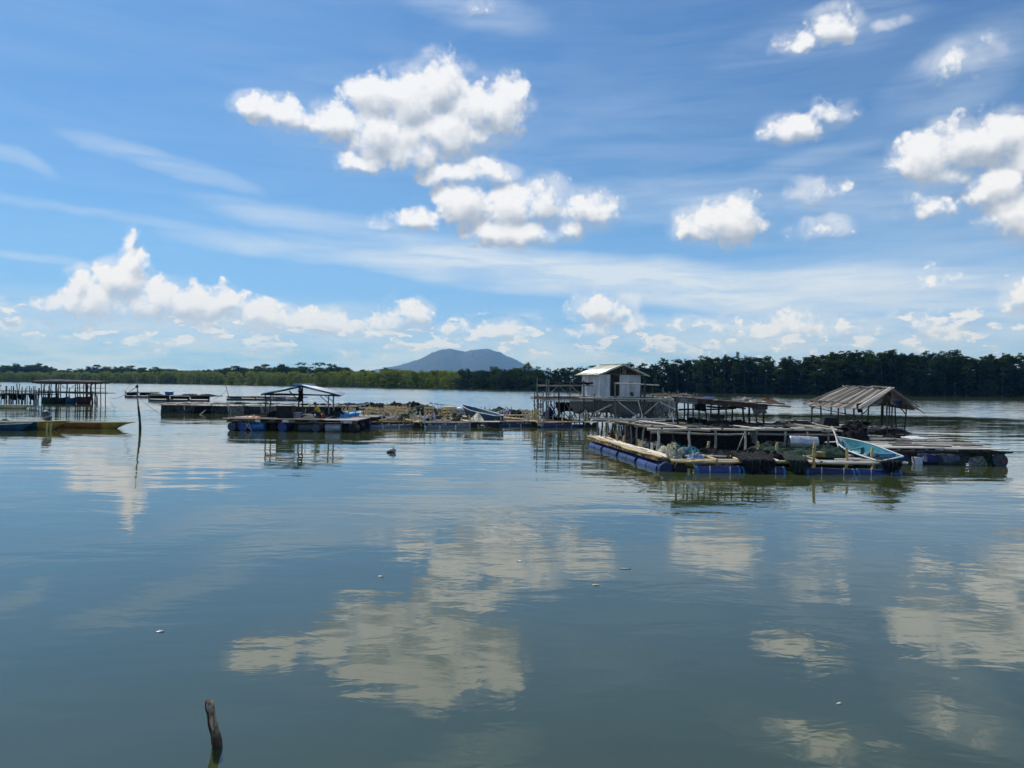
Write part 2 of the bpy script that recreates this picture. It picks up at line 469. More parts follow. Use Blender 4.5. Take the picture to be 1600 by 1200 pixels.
def haze():
    bm = bmesh.new()
    bmesh.ops.create_cube(bm, size=1.0)
    for v in bm.verts:
        v.co = Vector((v.co.x * 20000, -70 + (v.co.y + 0.5) * 13000, -1.7 + (v.co.z + 0.5) * 460))
    me = bpy.data.meshes.new('haze'); bm.to_mesh(me); bm.free()
    m = bpy.data.materials.new('haze_air'); m.use_nodes = True
    t = m.node_tree; t.nodes.clear()
    n = NT(t)
    v = n.node('ShaderNodeVolumePrincipled')
    v.inputs['Color'].default_value = (0.12, 0.42, 1.0, 1)
    v.inputs['Absorption Color'].default_value = (1, 1, 1, 1)
    v.inputs['Density'].default_value = HAZE_DENSITY
    v.inputs['Anisotropy'].default_value = 0.2
    o = n.node('ShaderNodeOutputMaterial'); t.links.new(v.outputs[0], o.inputs['Volume'])
    me.materials.append(m)
    ob = link(bpy.data.objects.new('haze', me))
    ob['kind'] = 'stuff'
    ob['label'] = 'thin bluish haze over the river, the far bank and the hill'
HAZE_DENSITY = 0.00008
haze()

# ------------------------------------------------------------------ trees
def leaf_quads(rng, V, F, c, r, count, size, flat=0.6):
    for _ in range(count):
        d = Vector((rng.gauss(0, 1), rng.gauss(0, 1), rng.gauss(0, 1) * flat))
        d = d.normalized() * (rng.random() ** 0.45) * r
        p = c + Vector((d.x, d.y, d.z * 0.8))
        nrm = (d.normalized() * 0.8 + Vector((rng.gauss(0, .6), rng.gauss(0, .6), rng.gauss(0.3, .6)))).normalized()
        a = nrm.orthogonal().normalized(); a = Matrix.Rotation(rng.random() * 6.28, 3, nrm) @ a
        b = nrm.cross(a)
        s = size * rng.uniform(0.6, 1.3)
        k = len(V)
        V += [p - a * s, p + b * s * .6, p + a * s, p - b * s * .6]
        F.append((k, k + 1, k + 2, k + 3))
def tree_mesh(seed, kind):
    """crown and trunk of a tree one unit tall"""
    rng = random.Random(seed)
    V = []; F = []; TV = []; TF = []
    if kind == 'tall':          # close-grown mangrove: narrow uneven column, leafy from low down
        w = 0.16
        for i in range(52):
            t = rng.random()
            z = 0.02 + 0.92 * t
            rad = w * (0.95 if z < .7 else 0.95 * (1 - (z - .7) / .42)) * rng.uniform(0.3, 1.0)
            a = rng.random() * 6.28
            leaf_quads(rng, V, F, Vector((cos(a) * rad, sin(a) * rad, z)), rng.uniform(.035, .07), 24, .021)
        for i in range(4):      # feathered tips
            leaf_quads(rng, V, F, Vector((rng.gauss(0, .05), rng.gauss(0, .05), .90 + .025 * i)), .035, 16, .016)
    elif kind == 'bush':        # rounded mangrove down to the water
        for i in range(52):
            a = rng.random() * 6.28; t = rng.random()
            z = 0.02 + 0.86 * t
            rad = 0.42 * sqrt(max(0.05, 1 - ((z - .35) / .62) ** 2)) * rng.uniform(0.35, 1.0)
            leaf_quads(rng, V, F, Vector((cos(a) * rad, sin(a) * rad, z)), rng.uniform(.07, .13), 26, .034)
    elif kind == 'round':       # broad inland tree with clumped crown
        for i in range(46):
            a = rng.random() * 6.28; t = rng.random()
            z = 0.12 + 0.80 * t
            rad = 0.30 * sqrt(max(0.05, 1 - ((z - .52) / .46) ** 2)) * rng.uniform(0.3, 1.0)
            leaf_quads(rng, V, F, Vector((cos(a) * rad, sin(a) * rad, z)), rng.uniform(.06, .11), 36, .027)
    elif kind == 'umbrella':
        for i in range(30):
            a = rng.random() * 6.28
            rad = 0.55 * sqrt(rng.random())
            z = 0.90 - 0.10 * (rad / .55) ** 2 + rng.gauss(0, .02) - (0.16 if rng.random() < .3 else 0)
            leaf_quads(rng, V, F, Vector((cos(a) * rad, sin(a) * rad, z)), rng.uniform(.05, .08), 24, .024, .35)
    elif kind == 'spire':
        for i in range(30):
            z = 0.2 + 0.78 * i / 30
            rad = 0.15 * (1 - i / 31)
            for q in range(3):
                a = rng.random() * 6.28
                leaf_quads(rng, V, F, Vector((cos(a) * rad * .7, sin(a) * rad * .7, z)), .03 + rad * .35, 12, .012)
    # trunk with a few limbs
    def tube(p, q, r0, r1, seg=6):
        d = (q - p).normalized(); a = d.orthogonal().normalized(); b = d.cross(a)
        k = len(TV)
        for j in range(seg):
            an = 6.2832 * j / seg
            TV.append(p + (a * cos(an) + b * sin(an)) * r0)
        for j in range(seg):
            an = 6.2832 * j / seg
            TV.append(q + (a * cos(an) + b * sin(an)) * r1)
        for j in range(seg):
            TF.append((k + j, k + (j + 1) % seg, k + seg + (j + 1) % seg, k + seg + j))
    lean = Vector((rng.gauss(0, .02), rng.gauss(0, .02), 0))
    mid = Vector((0, 0, .45)) + lean; top = Vector((0, 0, .88)) + lean * 2
    tube(Vector((0, 0, -.03)), mid, .014, .010); tube(mid, top, .010, .004)
    for i in range(7):
        s = mid.lerp(top, rng.uniform(-.2, .8)); a = rng.random() * 6.28
        L = 0.22 if kind in ('round', 'umbrella', 'bush') else 0.08
        if kind == 'umbrella': L = .36
        tube(s, s + Vector((cos(a) * L, sin(a) * L, L * .7 if kind != 'umbrella' else .12)), .006, .002, 5)
    if kind in ('bush', 'tall'):
        for i in range(6):      # prop roots
            a = rng.random() * 6.28
            tube(Vector((0, 0, .12)), Vector((cos(a) * .07, sin(a) * .07, -.03)), .004, .003, 4)
    return V, F, TV, TF
TREE = {}
def tree_proto(key, seed, kind, leaf):
    V, F, TV, TF = tree_mesh(seed, kind)
    mc = bpy.data.meshes.new('crown'); mc.from_pydata([tuple(v) for v in V], [], F); mc.materials.append(MATS[leaf])
    mt = bpy.data.meshes.new('trunk'); mt.from_pydata([tuple(v) for v in TV], [], TF); mt.materials.append(MATS['bark'])
    TREE.setdefault(key, []).append((mc, mt))
for i in range(6): tree_proto('tall', 10 + i, 'tall', 'shaded_mangrove_leaf')
for i in range(5): tree_proto('bush', 30 + i, 'bush', 'mangrove_leaf')
for i in range(3): tree_proto('darkbush', 40 + i, 'bush', 'shaded_mangrove_leaf')
for i in range(5): tree_proto('round', 50 + i, 'round', 'jungle_leaf')
tree_proto('umbrella', 70, 'umbrella', 'jungle_leaf')
tree_proto('spire', 80, 'spire', 'shaded_mangrove_leaf')
def plant_tree(key, name, p, height, width, label, category, group=None, rng=random, z=0.0):
    mc, mt = rng.choice(TREE[key])
    e = link(bpy.data.objects.new(name, None))
    e.location = (p.x, p.y, z); e.rotation_euler = (0, 0, rng.random() * 6.28)
    e.scale = (height * width, height * width, height)
    e['label'] = label; e['category'] = category
    if group: e['group'] = group
    link(bpy.data.objects.new('trunk', mt), e)
    link(bpy.data.objects.new('crown', mc), e)
    return e
def behind(px, dd):
    p = shore_pt(px); return p + p.normalized() * dd

def forests():
    rng = random.Random(5)
    fillV = {'a': ([], []), 'b': ([], [])}
    mass = {'shaded_mangrove_leaf': ([], []), 'mangrove_leaf': ([], []), 'jungle_leaf': ([], [])}
    def mass_tree(key, leaf, p, height, width, z=0.0):
        mc, _ = rng.choice(TREE[key])
        V, F = mass[leaf]
        k = len(V); a = rng.random() * 6.28; ca, sa = cos(a), sin(a)
        for v in mc.vertices:
            x = (v.co.x * ca - v.co.y * sa) * height * width; y = (v.co.x * sa + v.co.y * ca) * height * width
            V.append((p.x + x, p.y + y, z + v.co.z * height))
        for pl in mc.polygons:
            F.append(tuple(k + i for i in pl.vertices))
    # right bank: a dark wall of close-grown mangroves
    px = 842.0
    while px < 1680:
        p = shore_pt(px); ppm = FPX / p.y
        topy = interp(TOPS, px)
        H = (interp(SHORE, px) - topy) / ppm
        step = 4.6 * ppm
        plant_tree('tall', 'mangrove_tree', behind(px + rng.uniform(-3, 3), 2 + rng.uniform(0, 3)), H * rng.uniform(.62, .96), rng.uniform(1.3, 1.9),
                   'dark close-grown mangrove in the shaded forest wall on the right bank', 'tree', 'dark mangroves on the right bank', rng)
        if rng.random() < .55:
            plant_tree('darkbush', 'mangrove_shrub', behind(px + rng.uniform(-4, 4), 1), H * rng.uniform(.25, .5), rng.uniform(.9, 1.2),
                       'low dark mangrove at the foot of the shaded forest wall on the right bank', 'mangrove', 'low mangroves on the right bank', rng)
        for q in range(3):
            mass_tree('darkbush', 'shaded_mangrove_leaf', behind(px + rng.uniform(-6, 6), 5 + 4 * q), H * rng.uniform(.35, .6), rng.uniform(.8, 1.1))
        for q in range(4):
            mass_tree('tall', 'shaded_mangrove_leaf', behind(px + rng.uniform(-12, 12), 7 + 5 * q + rng.uniform(0, 3)), H * rng.uniform(.78, 1.05), rng.uniform(1.3, 1.9))
        px += step
    # left bank: a lower bright green belt, taller darker trees inland
    px = -60.0
    while px < 850:
        p = shore_pt(px); ppm = FPX / p.y
        sh = interp(SHORE, px); topy = interp(TOPS, px)
        hp = (sh - 581) if px < 560 else (sh - 578)
        H = hp / ppm
        if px > 740:
            H *= 1.0
        key = 'bush' if px < 740 + rng.uniform(-60, 60) else 'darkbush'
        nm = 'mangrove_tree'
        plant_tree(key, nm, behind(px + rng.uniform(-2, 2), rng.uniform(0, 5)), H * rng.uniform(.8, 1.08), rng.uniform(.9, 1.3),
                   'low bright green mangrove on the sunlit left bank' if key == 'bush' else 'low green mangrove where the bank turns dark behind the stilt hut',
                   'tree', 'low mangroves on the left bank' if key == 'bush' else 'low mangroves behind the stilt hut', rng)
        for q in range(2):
            mass_tree(key, 'mangrove_leaf' if key == 'bush' else 'shaded_mangrove_leaf', behind(px + rng.uniform(-5, 5), 9 + 9 * q + rng.uniform(0, 5)), H * rng.uniform(.95, 1.2), rng.uniform(.9, 1.2))
        px += (7.0 * ppm if px < 400 else 6.0 * ppm) * rng.uniform(.8, 1.2)
    px = -60.0
    while px < 850:
        p = shore_pt(px); 
        topy = interp(TOPS, px)
        q = behind(px, 45 + rng.uniform(0, 40)); ppm = FPX / q.y
        H = (interp(SHORE, px) - topy) / ppm
        if not 585 < px < 790 or rng.random() < .35:
            plant_tree('round', 'jungle_tree', q, H * rng.choice((.8, .88, .95, 1.0, 1.08)), rng.uniform(1.0, 1.4),
                       'taller dark broadleaf tree rising behind the bright mangrove belt', 'tree', 'broadleaf trees behind the left bank', rng)
        for k in range(5):
            mass_tree('round', 'jungle_leaf', behind(px + rng.uniform(-10, 10), 60 + 18 * k), H * rng.uniform(.78, 1.0) * (1.0 if not 585 < px < 790 else .9), 1.2)
        px += 6.2 * ppm * rng.uniform(.7, 1.3)
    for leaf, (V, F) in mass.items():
        nm = {'shaded_mangrove_leaf': 'right_bank_forest', 'mangrove_leaf': 'left_bank_mangroves', 'jungle_leaf': 'inland_forest'}[leaf]
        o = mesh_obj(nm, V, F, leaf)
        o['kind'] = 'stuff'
        o['label'] = {'shaded_mangrove_leaf': 'dark forest mass behind the first trees of the right bank',
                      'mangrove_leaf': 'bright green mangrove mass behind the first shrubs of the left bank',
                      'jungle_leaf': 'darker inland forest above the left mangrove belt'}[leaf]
    # trees that stand out of the skyline
    def special(key, name, px, topy, width, dd, label):
        q = behind(px, dd); ppm = FPX / q.y
        plant_tree(key, name, q, (interp(SHORE, px) - topy) / ppm, width, label, 'tree', None, rng)
    special('spire', 'pointed_tree', 1152, 548, 1.0, 14, 'slim pointed tree sticking out above the dark right bank skyline')
    special('spire', 'pointed_tree', 1133, 552, .8, 14, 'shorter pointed tree just left of the tallest spire on the right bank')
    special('umbrella', 'umbrella_tree', 490, 564, 1.3, 60, 'flat crowned umbrella tree above the left bank skyline')
    special('round', 'flat_topped_tree', 822, 566, .8, 40, 'dark flat topped tree at the right foot of the blue hill')
    special('round', 'jungle_tree', 440, 567, 1.0, 60, 'tall dark tree clump left of the umbrella tree on the left bank')
    special('round', 'jungle_tree', 22, 567, 1.1, 60, 'round topped tree highest on the far left skyline')
    special('round', 'jungle_tree', 73, 572, .7, 60, 'lone small round tree beside the gap in the left skyline')
    # the green bush that reaches in at the left edge of the picture
    q = at(-14, 606)
    e = plant_tree('bush', 'shore_bush', q, 30 / (FPX / q.y), 1.1, 'bright green bush cut by the left edge above the fishing stage', 'bush', None, rng)
forests()
# ------------------------------------------------------------------ materials of the made things
simple_mat('bamboo_pale', (0.46, 0.42, 0.32), (0.78, 0.72, 0.60), 2.2, 0.55, 0.004, (1, 1, 3), 5)
simple_mat('bamboo_yellow', (0.46, 0.32, 0.12), (0.70, 0.54, 0.27), 2.0, 0.5, 0.004, (1, 1, 3), 4)
simple_mat('bamboo_grey', (0.15, 0.14, 0.12), (0.34, 0.32, 0.27), 2.4, 0.75, 0.004, (1, 1, 3), 5)
simple_mat('wood_dark', (0.030, 0.024, 0.018), (0.085, 0.068, 0.050), 2.2, 0.8, 0.005, (1, 1, 3), 5)
simple_mat('wood_red', (0.10, 0.035, 0.02), (0.22, 0.09, 0.05), 3.0, 0.75, 0.004, (1, 1, 3), 4)
simple_mat('plank_grey', (0.13, 0.12, 0.105), (0.33, 0.30, 0.26), 3.0, 0.8, 0.004, (1, 6, 1), 6)
simple_mat('plank_dark', (0.05, 0.042, 0.035), (0.14, 0.12, 0.10), 3.0, 0.8, 0.004, (1, 6, 1), 6)
simple_mat('plank_pale', (0.54, 0.51, 0.46), (0.84, 0.81, 0.76), 3.0, 0.7, 0.003, (1, 5, 1), 6)
simple_mat('plank_orange', (0.32, 0.15, 0.05), (0.50, 0.27, 0.10), 5.0, 0.7, 0.003, (1, 5, 1), 4)
simple_mat('net_black', (0.006, 0.007, 0.009), (0.030, 0.032, 0.036), 14.0, 0.95, 0.03, spec=0.1)
simple_mat('net_pale', (0.22, 0.22, 0.21), (0.46, 0.45, 0.43), 7.0, 0.95, 0.03, spec=0.1)
simple_mat('net_dim', (0.018, 0.022, 0.024), (0.085, 0.088, 0.082), 5.0, 0.95, 0.03, spec=0.1)
simple_mat('net_green', (0.012, 0.028, 0.022), (0.045, 0.075, 0.055), 12.0, 0.95, 0.03, spec=0.1)
simple_mat('net_grey', (0.13, 0.13, 0.125), (0.34, 0.33, 0.31), 9.0, 0.95, 0.03, spec=0.1)
simple_mat('net_cream', (0.30, 0.27, 0.18), (0.62, 0.58, 0.42), 14.0, 0.9, 0.03, spec=0.1)
simple_mat('net_teal', (0.02, 0.11, 0.12), (0.06, 0.25, 0.26), 14.0, 0.9, 0.03, spec=0.1)
simple_mat('rope_blue', (0.03, 0.16, 0.42), (0.10, 0.33, 0.66), 20.0, 0.7, 0.004)
simple_mat('rope_pale', (0.42, 0.42, 0.38), (0.70, 0.70, 0.66), 20.0, 0.8, 0.003)
simple_mat('rope_dark', (0.03, 0.03, 0.03), (0.08, 0.08, 0.08), 20.0, 0.9, 0.003)
simple_mat('plastic_blue', (0.008, 0.030, 0.13), (0.030, 0.070, 0.22), 1.6, 0.42, 0.002, lo=.3, hi=.7, spec=0.4)
simple_mat('plastic_navy', (0.008, 0.022, 0.085), (0.018, 0.040, 0.14), 1.6, 0.5, 0.002, spec=0.4)
simple_mat('plastic_azure', (0.02, 0.12, 0.30), (0.05, 0.21, 0.44), 1.6, 0.42, 0.002, spec=0.4)
simple_mat('plastic_slate', (0.03, 0.045, 0.06), (0.075, 0.095, 0.12), 2.4, 0.5, 0.002, spec=0.4)
simple_mat('plastic_grey', (0.20, 0.23, 0.26), (0.38, 0.42, 0.46), 2.0, 0.45, 0.002, spec=0.4)
simple_mat('plastic_white', (0.60, 0.64, 0.68), (0.80, 0.82, 0.84), 2.0, 0.45, 0.002)
simple_mat('pipe_grey', (0.10, 0.13, 0.17), (0.20, 0.24, 0.29), 1.5, 0.45, 0.002)
simple_mat('black_plastic', (0.008, 0.008, 0.009), (0.022, 0.022, 0.022), 3.0, 0.6, 0.002)
simple_mat('white_paint', (0.48, 0.48, 0.46), (0.72, 0.72, 0.70), 1.6, 0.7, 0.003, (1, 1, .4), 6)
simple_mat('tin_pale', (0.60, 0.62, 0.50), (0.80, 0.80, 0.66), 1.1, 0.45, 0.002, (1, 1, 1), 5, metal=0.2)
simple_mat('tin_blue', (0.08, 0.30, 0.52), (0.18, 0.46, 0.68), 1.1, 0.45, 0.002, metal=0.1)
simple_mat('tin_white', (0.55, 0.60, 0.66), (0.74, 0.78, 0.82), 1.1, 0.5, 0.002)
simple_mat('tarp_blue', (0.05, 0.28, 0.66), (0.09, 0.42, 0.80), 2.0, 0.5, 0.01)
simple_mat('tarp_navy', (0.010, 0.028, 0.13), (0.03, 0.06, 0.22), 4.0, 0.6, 0.02)
simple_mat('cloth_cream', (0.45, 0.42, 0.30), (0.70, 0.68, 0.54), 3.0, 0.9, 0.02)
simple_mat('cloth_grey', (0.10, 0.10, 0.10), (0.24, 0.23, 0.22), 3.0, 0.9, 0.02)
simple_mat('steel_drum', (0.42, 0.44, 0.46), (0.66, 0.68, 0.70), 2.6, 0.38, 0.003, metal=0.6)
simple_mat('boat_yellow', (0.42, 0.34, 0.12), (0.62, 0.54, 0.26), 2.0, 0.55, 0.002, (1, 2, 1))
simple_mat('boat_cream', (0.50, 0.47, 0.28), (0.70, 0.66, 0.44), 2.0, 0.55, 0.002, (1, 2, 1))
simple_mat('boat_brown', (0.22, 0.085, 0.022), (0.36, 0.15, 0.04), 2.0, 0.5, 0.002, (1, 2, 1))
simple_mat('boat_olive', (0.30, 0.19, 0.03), (0.42, 0.29, 0.06), 2.0, 0.5, 0.002, (1, 2, 1))
simple_mat('boat_blue', (0.010, 0.055, 0.105), (0.022, 0.10, 0.17), 1.6, 0.5, 0.002)
simple_mat('boat_teal', (0.012, 0.060, 0.085), (0.028, 0.11, 0.14), 1.8, 0.45, 0.002)
simple_mat('boat_turquoise', (0.018, 0.13, 0.17), (0.045, 0.22, 0.27), 1.8, 0.45, 0.002)
simple_mat('boat_green', (0.012, 0.030, 0.018), (0.022, 0.055, 0.03), 2.0, 0.6, 0.002)
simple_mat('boat_red', (0.045, 0.012, 0.012), (0.08, 0.022, 0.02), 2.0, 0.6, 0.002)
simple_mat('white_trim', (0.58, 0.66, 0.70), (0.78, 0.82, 0.84), 3.0, 0.5, 0.002)
simple_mat('skin', (0.20, 0.105, 0.06), (0.24, 0.13, 0.08), 6.0, 0.6, 0.002)
simple_mat('hair', (0.010, 0.009, 0.008), (0.02, 0.018, 0.016), 20.0, 0.7, 0.004)
simple_mat('shirt_yellow', (0.62, 0.42, 0.03), (0.78, 0.56, 0.06), 8.0, 0.85, 0.004)
simple_mat('shorts_dark', (0.018, 0.02, 0.03), (0.035, 0.04, 0.055), 8.0, 0.9, 0.004)
simple_mat('red_box', (0.34, 0.05, 0.03), (0.48, 0.09, 0.05), 3.0, 0.6, 0.003)
simple_mat('thatch', (0.10, 0.085, 0.055), (0.30, 0.26, 0.18), 9.0, 0.95, 0.03)

# ------------------------------------------------------------------ shared meshes
SHARED = {}
def shared(key, build, mat, smooth=True):
    k = (key, mat)
    if k not in SHARED:
        V, F = build()
        me = bpy.data.meshes.new(key)
        me.from_pydata([tuple(v) for v in V], [], F)
        me.materials.append(MATS[mat])
        if smooth:
            me.polygons.foreach_set('use_smooth', [len(p.vertices) < 5 for p in me.polygons])
        me.update()
        SHARED[k] = me
    return SHARED[k]
def lathe(profile, seg=12, wob=None):
    V = []; F = []
    for i, (r, z) in enumerate(profile):
        ox, oy = wob(z) if wob else (0, 0)
        for j in range(seg):
            a = 2 * pi * j / seg
            V.append((cos(a) * r + ox, sin(a) * r + oy, z))
    for i in range(len(profile) - 1):
        for j in range(seg):
            a = i * seg + j; b = i * seg + (j + 1) % seg
            F.append((a, b, b + seg, a + seg))
    F.append(tuple(reversed(range(seg)))); n0 = (len(profile) - 1) * seg
    F.append(tuple(range(n0, n0 + seg)))
    return V, F
def pole_build(variant):
    rng = random.Random(variant)
    b1, b2 = rng.uniform(-1, 1), rng.uniform(-1, 1)
    p = [(1.0, 0), (.97, .17), (1.12, .18), (.95, .19), (.93, .37), (1.07, .38), (.92, .39), (.9, .60), (1.04, .61), (.88, .62), (.84, .82), (.98, .83), (.82, .84), (.78, 1.0)]
    return lambda: lathe(p, 7, lambda z: (b1 * sin(z * pi) * .9, b2 * sin(z * 2 * pi) * .7))
def barrel_build():
    return lathe([(.86, 0), (.97, .012), (1, .05), (.985, .10), (1.0, .30), (1.035, .315), (1.035, .345), (1, .36), (1.0, .64), (1.035, .655), (1.035, .685), (1, .70), (.985, .9), (1, .95), (.97, .988), (.86, 1)], 20)
def pipe_build():
    return lathe([(.7, 0), (.95, .006), (1, .02), (1, .25), (1, .5), (1, .75), (1, .98), (.95, .994), (.7, 1)], 14)
def cap_build():
    return lathe([(.9, 0), (1.0, .04), (1.02, .5), (1.0, .96), (.9, 1)], 14)
def box_build():
    b = .035
    bm = bmesh.new(); bmesh.ops.create_cube(bm, size=1.0)
    bmesh.ops.bevel(bm, geom=list(bm.edges), offset=b, segments=1, affect='EDGES')
    V = [v.co.copy() for v in bm.verts]; F = [tuple(v.index for v in f.verts) for f in bm.faces]
    bm.free()
    return V, F
def plank_build(variant):
    """a rough board: one unit long on x, uneven ends and edges"""
    def f():
        rng = random.Random(variant + 50)
        V = []; n = 6
        for i in range(n):
            x = -.5 + i / (n - 1)
            w0 = -.5 + rng.uniform(-.04, .05); w1 = .5 + rng.uniform(-.05, .04); z = rng.uniform(-.12, .12)
            dx = rng.uniform(-.008, .008)
            V += [(x + dx, w0, -.5 + z), (x, w1, -.5 + z), (x, w1, .5 + z), (x + dx, w0, .5 + z)]
        F = []
        for i in range(n - 1):
            a = i * 4
            for k in range(4):
                F.append((a + k, a + (k + 1) % 4, a + 4 + (k + 1) % 4, a + 4 + k))
        F.append((3, 2, 1, 0)); F.append(((n - 1) * 4, (n - 1) * 4 + 1, (n - 1) * 4 + 2, (n - 1) * 4 + 3))
        return V, F
    return f
RNG = random.Random(77)
class Kit:
    """builds the parts of one thing in world coordinates under the Empty at its base"""
    def __init__(s, name, label, category, base, group=None):
        s.base = Vector(base)
        s.e = link(bpy.data.objects.new(name, None))
        s.e.location = s.base
        s.e['label'] = label; s.e['category'] = category
        if group: s.e['group'] = group
    def put(s, name, me, M, parent=None, label=None):
        o = bpy.data.objects.new(name, me)
        M = Matrix.Translation(-s.base) @ M
        if parent is None:
            o.parent = s.e; o.matrix_basis = M
        else:
            o.parent = parent
            o.matrix_parent_inverse = parent.matrix_basis.inverted()
            o.matrix_basis = M
        COL.objects.link(o)
        if label: o['label'] = label
        return o
    def pole(s, a, b, r=.035, mat='bamboo_pale', name='bamboo_pole', parent=None, kind=None):
        a = Vector(a); b = Vector(b); d = b - a
        q = d.to_track_quat('Z', 'Y') @ Matrix.Rotation(RNG.random() * 6.28, 3, 'Z').to_quaternion()
        me = shared(kind or ('pole%d' % RNG.randrange(5)), pole_build(RNG.randrange(5)) if kind is None else pipe_build, mat)
        r *= 1 if kind else RNG.uniform(.85, 1.15)
        return s.put(name, me, Matrix.LocRotScale(a, q, Vector((r, r, d.length))), parent)
    def box(s, c, size, mat, name, rz=0.0, rx=0.0, ry=0.0, parent=None, label=None):
        from mathutils import Euler
        me = shared('box', box_build, mat, False)
        return s.put(name, me, Matrix.LocRotScale(Vector(c), Euler((rx, ry, rz)), Vector(size)), parent, label)
    def plank(s, a, b, w, t, mat, name='plank', up=Vector((0, 0, 1)), parent=None):
        a = Vector(a); b = Vector(b); x = (b - a); L = x.length; x.normalize()
        y = up.cross(x).normalized(); z = x.cross(y)
        R = Matrix((x, y, z)).transposed().to_4x4()
        me = shared('plank%d' % RNG.randrange(4), plank_build(RNG.randrange(4)), mat, False)
        M = Matrix.Translation((a + b) / 2) @ R @ Matrix.Diagonal((L, w, t, 1))
        return s.put(name, me, M, parent)
    def barrel(s, a, b, r, mat, name='barrel', parent=None, label=None, cap=None):
        a = Vector(a); b = Vector(b); d = b - a
        q = d.to_track_quat('Z', 'Y')
        o = s.put(name, shared('barrel', barrel_build, mat), Matrix.LocRotScale(a, q, Vector((r, r, d.length))), parent, label)
        return o
    def pipe(s, a, b, r, mat, capmat='plastic_white', name='pipe_float'):
        a = Vector(a); b = Vector(b); d = b - a; q = d.to_track_quat('Z', 'Y')
        o = s.put(name, shared('pipe', pipe_build, mat), Matrix.LocRotScale(a, q, Vector((r, r, d.length))))
        for t in (0.0, 1.0):
            c = a + d * (t * (1 - .10 / d.length))
            s.put('end_cap', shared('cap', cap_build, capmat), Matrix.LocRotScale(c, q, Vector((r, r, .10))), o)
        return o
    def mesh(s, name, V, F, mat, smooth=False, parent=None, label=None):
        me = bpy.data.meshes.new(name)
        me.from_pydata([tuple(Vector(v) - s.base) for v in V], [], F); me.materials.append(MATS[mat])
        if smooth: me.polygons.foreach_set('use_smooth', [True] * len(me.polygons))
        me.update()
        o = bpy.data.objects.new(name, me); COL.objects.link(o)
        if parent is None: o.parent = s.e
        else:
            o.parent = parent; o.matrix_parent_inverse = parent.matrix_basis.inverted()
        if label: o['label'] = label
        return o
    def sheet(s, name, pts, mat, nu=12, nv=6, sag=.1, crumple=.03, seed=0, parent=None, label=None, ragged=0.0):
        """cloth or tin between four corners a b c d (a-b one edge, d-c the other)"""
        a, b, c, d = [Vector(p) for p in pts]
        nrm = (b - a).cross(d - a).normalized()
        V = []; F = []
        for i in range(nu + 1):
            u = i / nu
            for j in range(nv + 1):
                v = j / nv
                vv = v * (1 - ragged * (.5 + .5 * mnoise.noise(Vector((u * 7, seed, 0)))))
                p = (a.lerp(b, u)).lerp(d.lerp(c, u), vv)
                p += nrm * crumple * mnoise.fractal(Vector((u * 5 + seed, v * 4, seed * 1.3)), .7, 2, 3)
                p.z -= sag * sin(pi * u) * sin(pi * v * .9)
                V.append(p)
        for i in range(nu):
            for j in range(nv):
                k = i * (nv + 1) + j
                F.append((k, k + nv + 1, k + nv + 2, k + 1))
        o = s.mesh(name, V, F, mat, True, parent, label)
        return o

def rope_pts(a, b, sag, n=16):
    a = Vector(a); b = Vector(b)
    return [a.lerp(b, i / n) - Vector((0, 0, sag * sin(pi * i / n))) for i in range(n + 1)]
def tube_mesh(V, F, pts, r, seg=5):
    k0 = len(V)
    for i, p in enumerate(pts):
        d = (pts[min(i + 1, len(pts) - 1)] - pts[max(i - 1, 0)]).normalized()
        x = d.orthogonal().normalized(); y = d.cross(x)
        for j in range(seg):
            an = 2 * pi * j / seg
            V.append(p + (x * cos(an) + y * sin(an)) * r)
    for i in range(len(pts) - 1):
        for j in range(seg):
            a = k0 + i * seg + j; b = k0 + i * seg + (j + 1) % seg
            F.append((a, b, b + seg, a + seg))
def rope(a, b, sag, r, mat, label, name='rope', group=None):
    V = []; F = []
    pts = rope_pts(a, b, sag)
    tube_mesh(V, F, pts, r)
    o0 = Vector(a)
    o = mesh_obj(name, [v - o0 for v in V], F, mat, smooth=True)
    o.location = o0
    o['label'] = label; o['category'] = 'rope'
    if group: o['group'] = group
    return o

